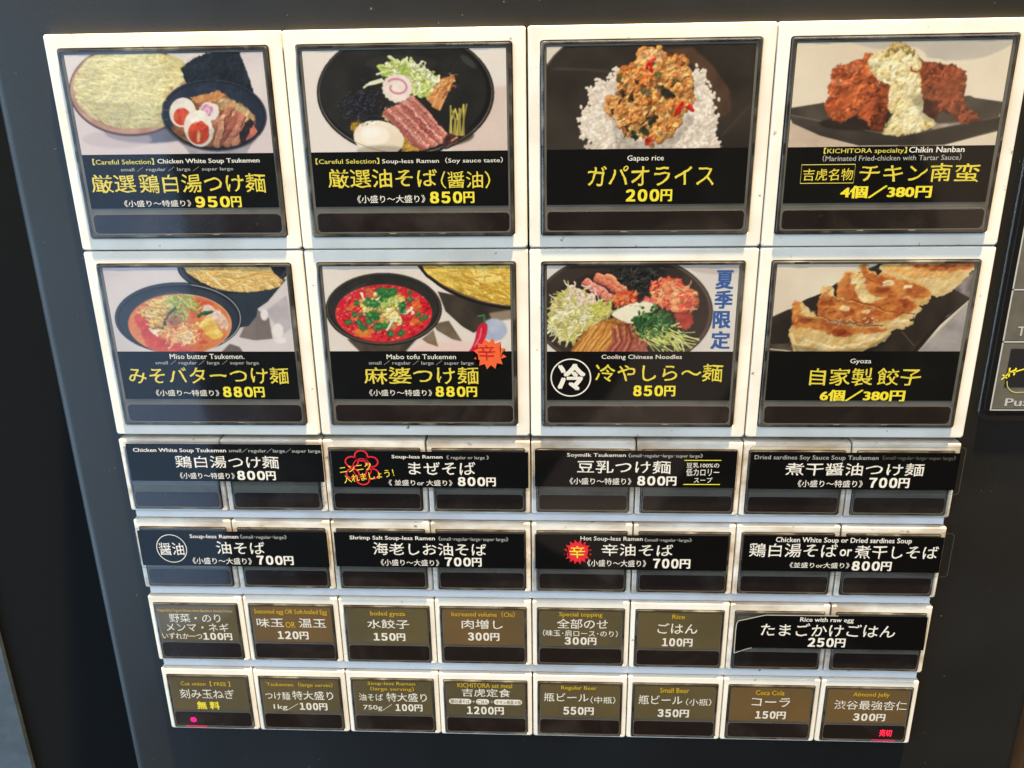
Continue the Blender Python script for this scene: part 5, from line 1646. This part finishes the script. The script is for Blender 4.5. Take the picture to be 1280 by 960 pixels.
plate('P31', (-117.9, 110.9, -60.2, 122.9), (-118.6, 110.3, -59.8, 124.4), 'black plate for chicken white soup noodles priced 800, just under the big buttons')
t32, b32 = plate('P32', (-57.6, 113.0, -0.6, 124.5), (-58.4, 112.4, -0.3, 125.4), 'black name plate with red flower outline and yellow garlic note')
t33, b33 = plate('P33', (1.2, 112.2, 58.4, 123.8), (0.7, 111.7, 58.8, 124.9), 'black soymilk noodle name plate with a note between two yellow lines')
plate('P34', (62.3, 112.5, 120.0, 124.0), (61.8, 110.6, 121.3, 125.4), 'black name plate for dried sardine soy sauce noodles, clear edge over panel')
t41, b41 = plate('P41', (-119.3, 139.8, -61.3, 151.9), (-119.9, 138.8, -60.7, 152.8), 'black name plate with two characters inside a thin white circle')
plate('P42', (-59.1, 139.7, -2.1, 151.5), (-59.5, 139.2, -1.4, 152.6), 'black name plate for shrimp salt soupless noodles priced 700')
t43, b43 = plate('P43', (1.1, 139.7, 57.8, 151.5), (0.8, 139.2, 58.4, 152.4), 'black name plate with spiky red badge for hot noodles')
plate('P44', (62.4, 139.4, 119.7, 151.3), (61.7, 137.9, 122.3, 152.6), 'black name plate for chicken or sardine soup, sticking out past the buttons')
plate('P54', (62.3, 166.7, 118.9, 178.6), (61.6, 166.1, 119.2, 179.8), 'black name plate for rice with raw egg, its left corners cut off', cut=True)

H = 1.99
ribbon('circle_outline', [(near(circle(-108.3, 144.5, 4.55, 4.75), 1.0, 2.3), 0.22, True)], H, TM['W'], b41)
poly('badge', near(star(13.7, 144.15, 4.2, 3.0, 16), 1.0, 2.3), H + .01, REDPRINT, b43)
ribbon('note_line', [(near([(43.3, 114.05), (53.6, 114.0)], 1.0, 2.3), 0.24, False), (near([(43.4, 121.6), (53.7, 121.55)], 1.0, 2.3), 0.24, False)], H, TM['Y'], b33)
fl = []
for i in range(6):
    a = math.radians(-90 + 60 * i)
    fl.append((near(circle(-48.3 + 3.3 * math.cos(a), 117.1 + 3.8 * math.sin(a), 1.85, 1.6, 20), 1.0, 2.3), 0.42, True))
fl.append((near(circle(-48.3, 117.3, 2.7, 3.1, 30), 1.0, 2.3), 0.26, True))
ribbon('flower_outline', fl, H - .01, REDPRINT, b32)

# ---------------------------------------------------------------- framed price board at the right edge
nb = thing('notice_board', 'grey price board in a clear rounded case at the right edge', 'notice board', 140, 50)
case = loops('case', [(rr(122.7, -60, 200, 103.0, 3.0), -2.45), (rr(122.7, -60, 200, 103.0, 3.0), -0.5), (rr(122.95, -59.7, 199.7, 102.75, 2.8), -0.2),
                      (rr(124.2, -58.5, 198.5, 101.4, 2.0), -0.2), (rr(124.4, -58.3, 198.3, 101.2, 1.9), -0.9)], SMOKE, nb, cap_first=True, cap_last=False)
BOARD = mat('board_black', (0.004, 0.004, 0.004, 1), 0.45, 0.3)
bd = slab('board', 124.5, -58, 198, 101.0, -2.4, -1.0, BOARD, nb, 1.5, 0.1)
BG = mat('board_grey', (0.115, 0.105, 0.080, 1), 0.5)
noise_mix(BG, (0.09, 0.082, 0.064, 1), 300, 0.4, 0.7, 3)
for y0, y1 in ((-40, 39.6), (40.3, 65.6), (66.3, 79.9), (80.6, 99.5)):
    slab('price_cell', 126.5, y0, 190, y1, -1.0, -0.92, BG, bd, 0.05, 0.01)
ribbon('cell_line', [([(126.2, -40), (126.2, 99.75)], 0.42, False), ([(126.0, 65.95), (190, 65.95)], 0.42, False),
                     ([(126.0, 80.25), (190, 80.25)], 0.42, False), ([(126.0, 99.85), (190, 99.85)], 0.34, False)], -0.88, TM['G'], bd)
lettering('cell_text', 'Table', 'b', 129.4, 76.0, 137.0, 78.6, -0.88, TM['G'], bd)
lettering('cell_text', 'Push', 'b', 129.7, 96.4, 138.5, 98.7, -0.88, TM['G'], bd)
poly('cell_photo', [(128.6, 82.2), (150, 82.2), (150, 93.2), (128.6, 93.2)], -0.88, mat('cell_photo_black', (0.012, 0.012, 0.014, 1), 0.4), bd)
ribbon('cell_ring', [([(128.6 + 1.4 - 3.2 * math.cos(a) * 1.0 + 2.4, 91.4 + 3.3 * math.sin(a)) for a in [i * 0.18 for i in range(0, 11)]] + [(150, 94.7)], 0.16, False)], -0.86,
       TM['Y2'], bd)
ribbon('cell_strokes', [([(127.6, 91.0), (129.2, 89.2)], .35, False), ([(127.7, 89.6), (129.0, 90.6)], .35, False),
                        ([(129.4, 90.2), (129.2, 87.6)], .4, False), ([(128.9, 89.2), (130.6, 88.2)], .35, False),
                        ([(130.6, 89.7), (130.9, 87.6)], .4, False), ([(130.2, 88.9), (134, 87.6)], .35, False)], -0.85, TM['Y'], bd)

# ---------------------------------------------------------------- large characters and marks on the photo cards
def card_of(key):
    i = [b[0] for b in BIG].index(key)
    return [o for o in COL.objects if o.name.startswith('menu_card')][i]


c4, c6, c7 = card_of('L4'), card_of('L6'), card_of('L7')
ribbon('box_outline', [(near([(68.3, 33.2), (81.4, 33.2), (81.4, 37.75), (68.3, 37.75)], .6, 1.25), 0.18, True)], 1.25, TM['Y2'], c4)
ribbon('circle_outline', [(near(circle(11.3, 89.75, 5.4, 5.4), .6, 1.25), 0.36, True)], 1.25, TM['W'], c7)
poly('badge', near(star(-10.8, 82.9, 4.6, 3.3, 12), .6, 1.25), 1.285, ORANGEPRINT, c6)

bpy.data.objects.remove(_to)
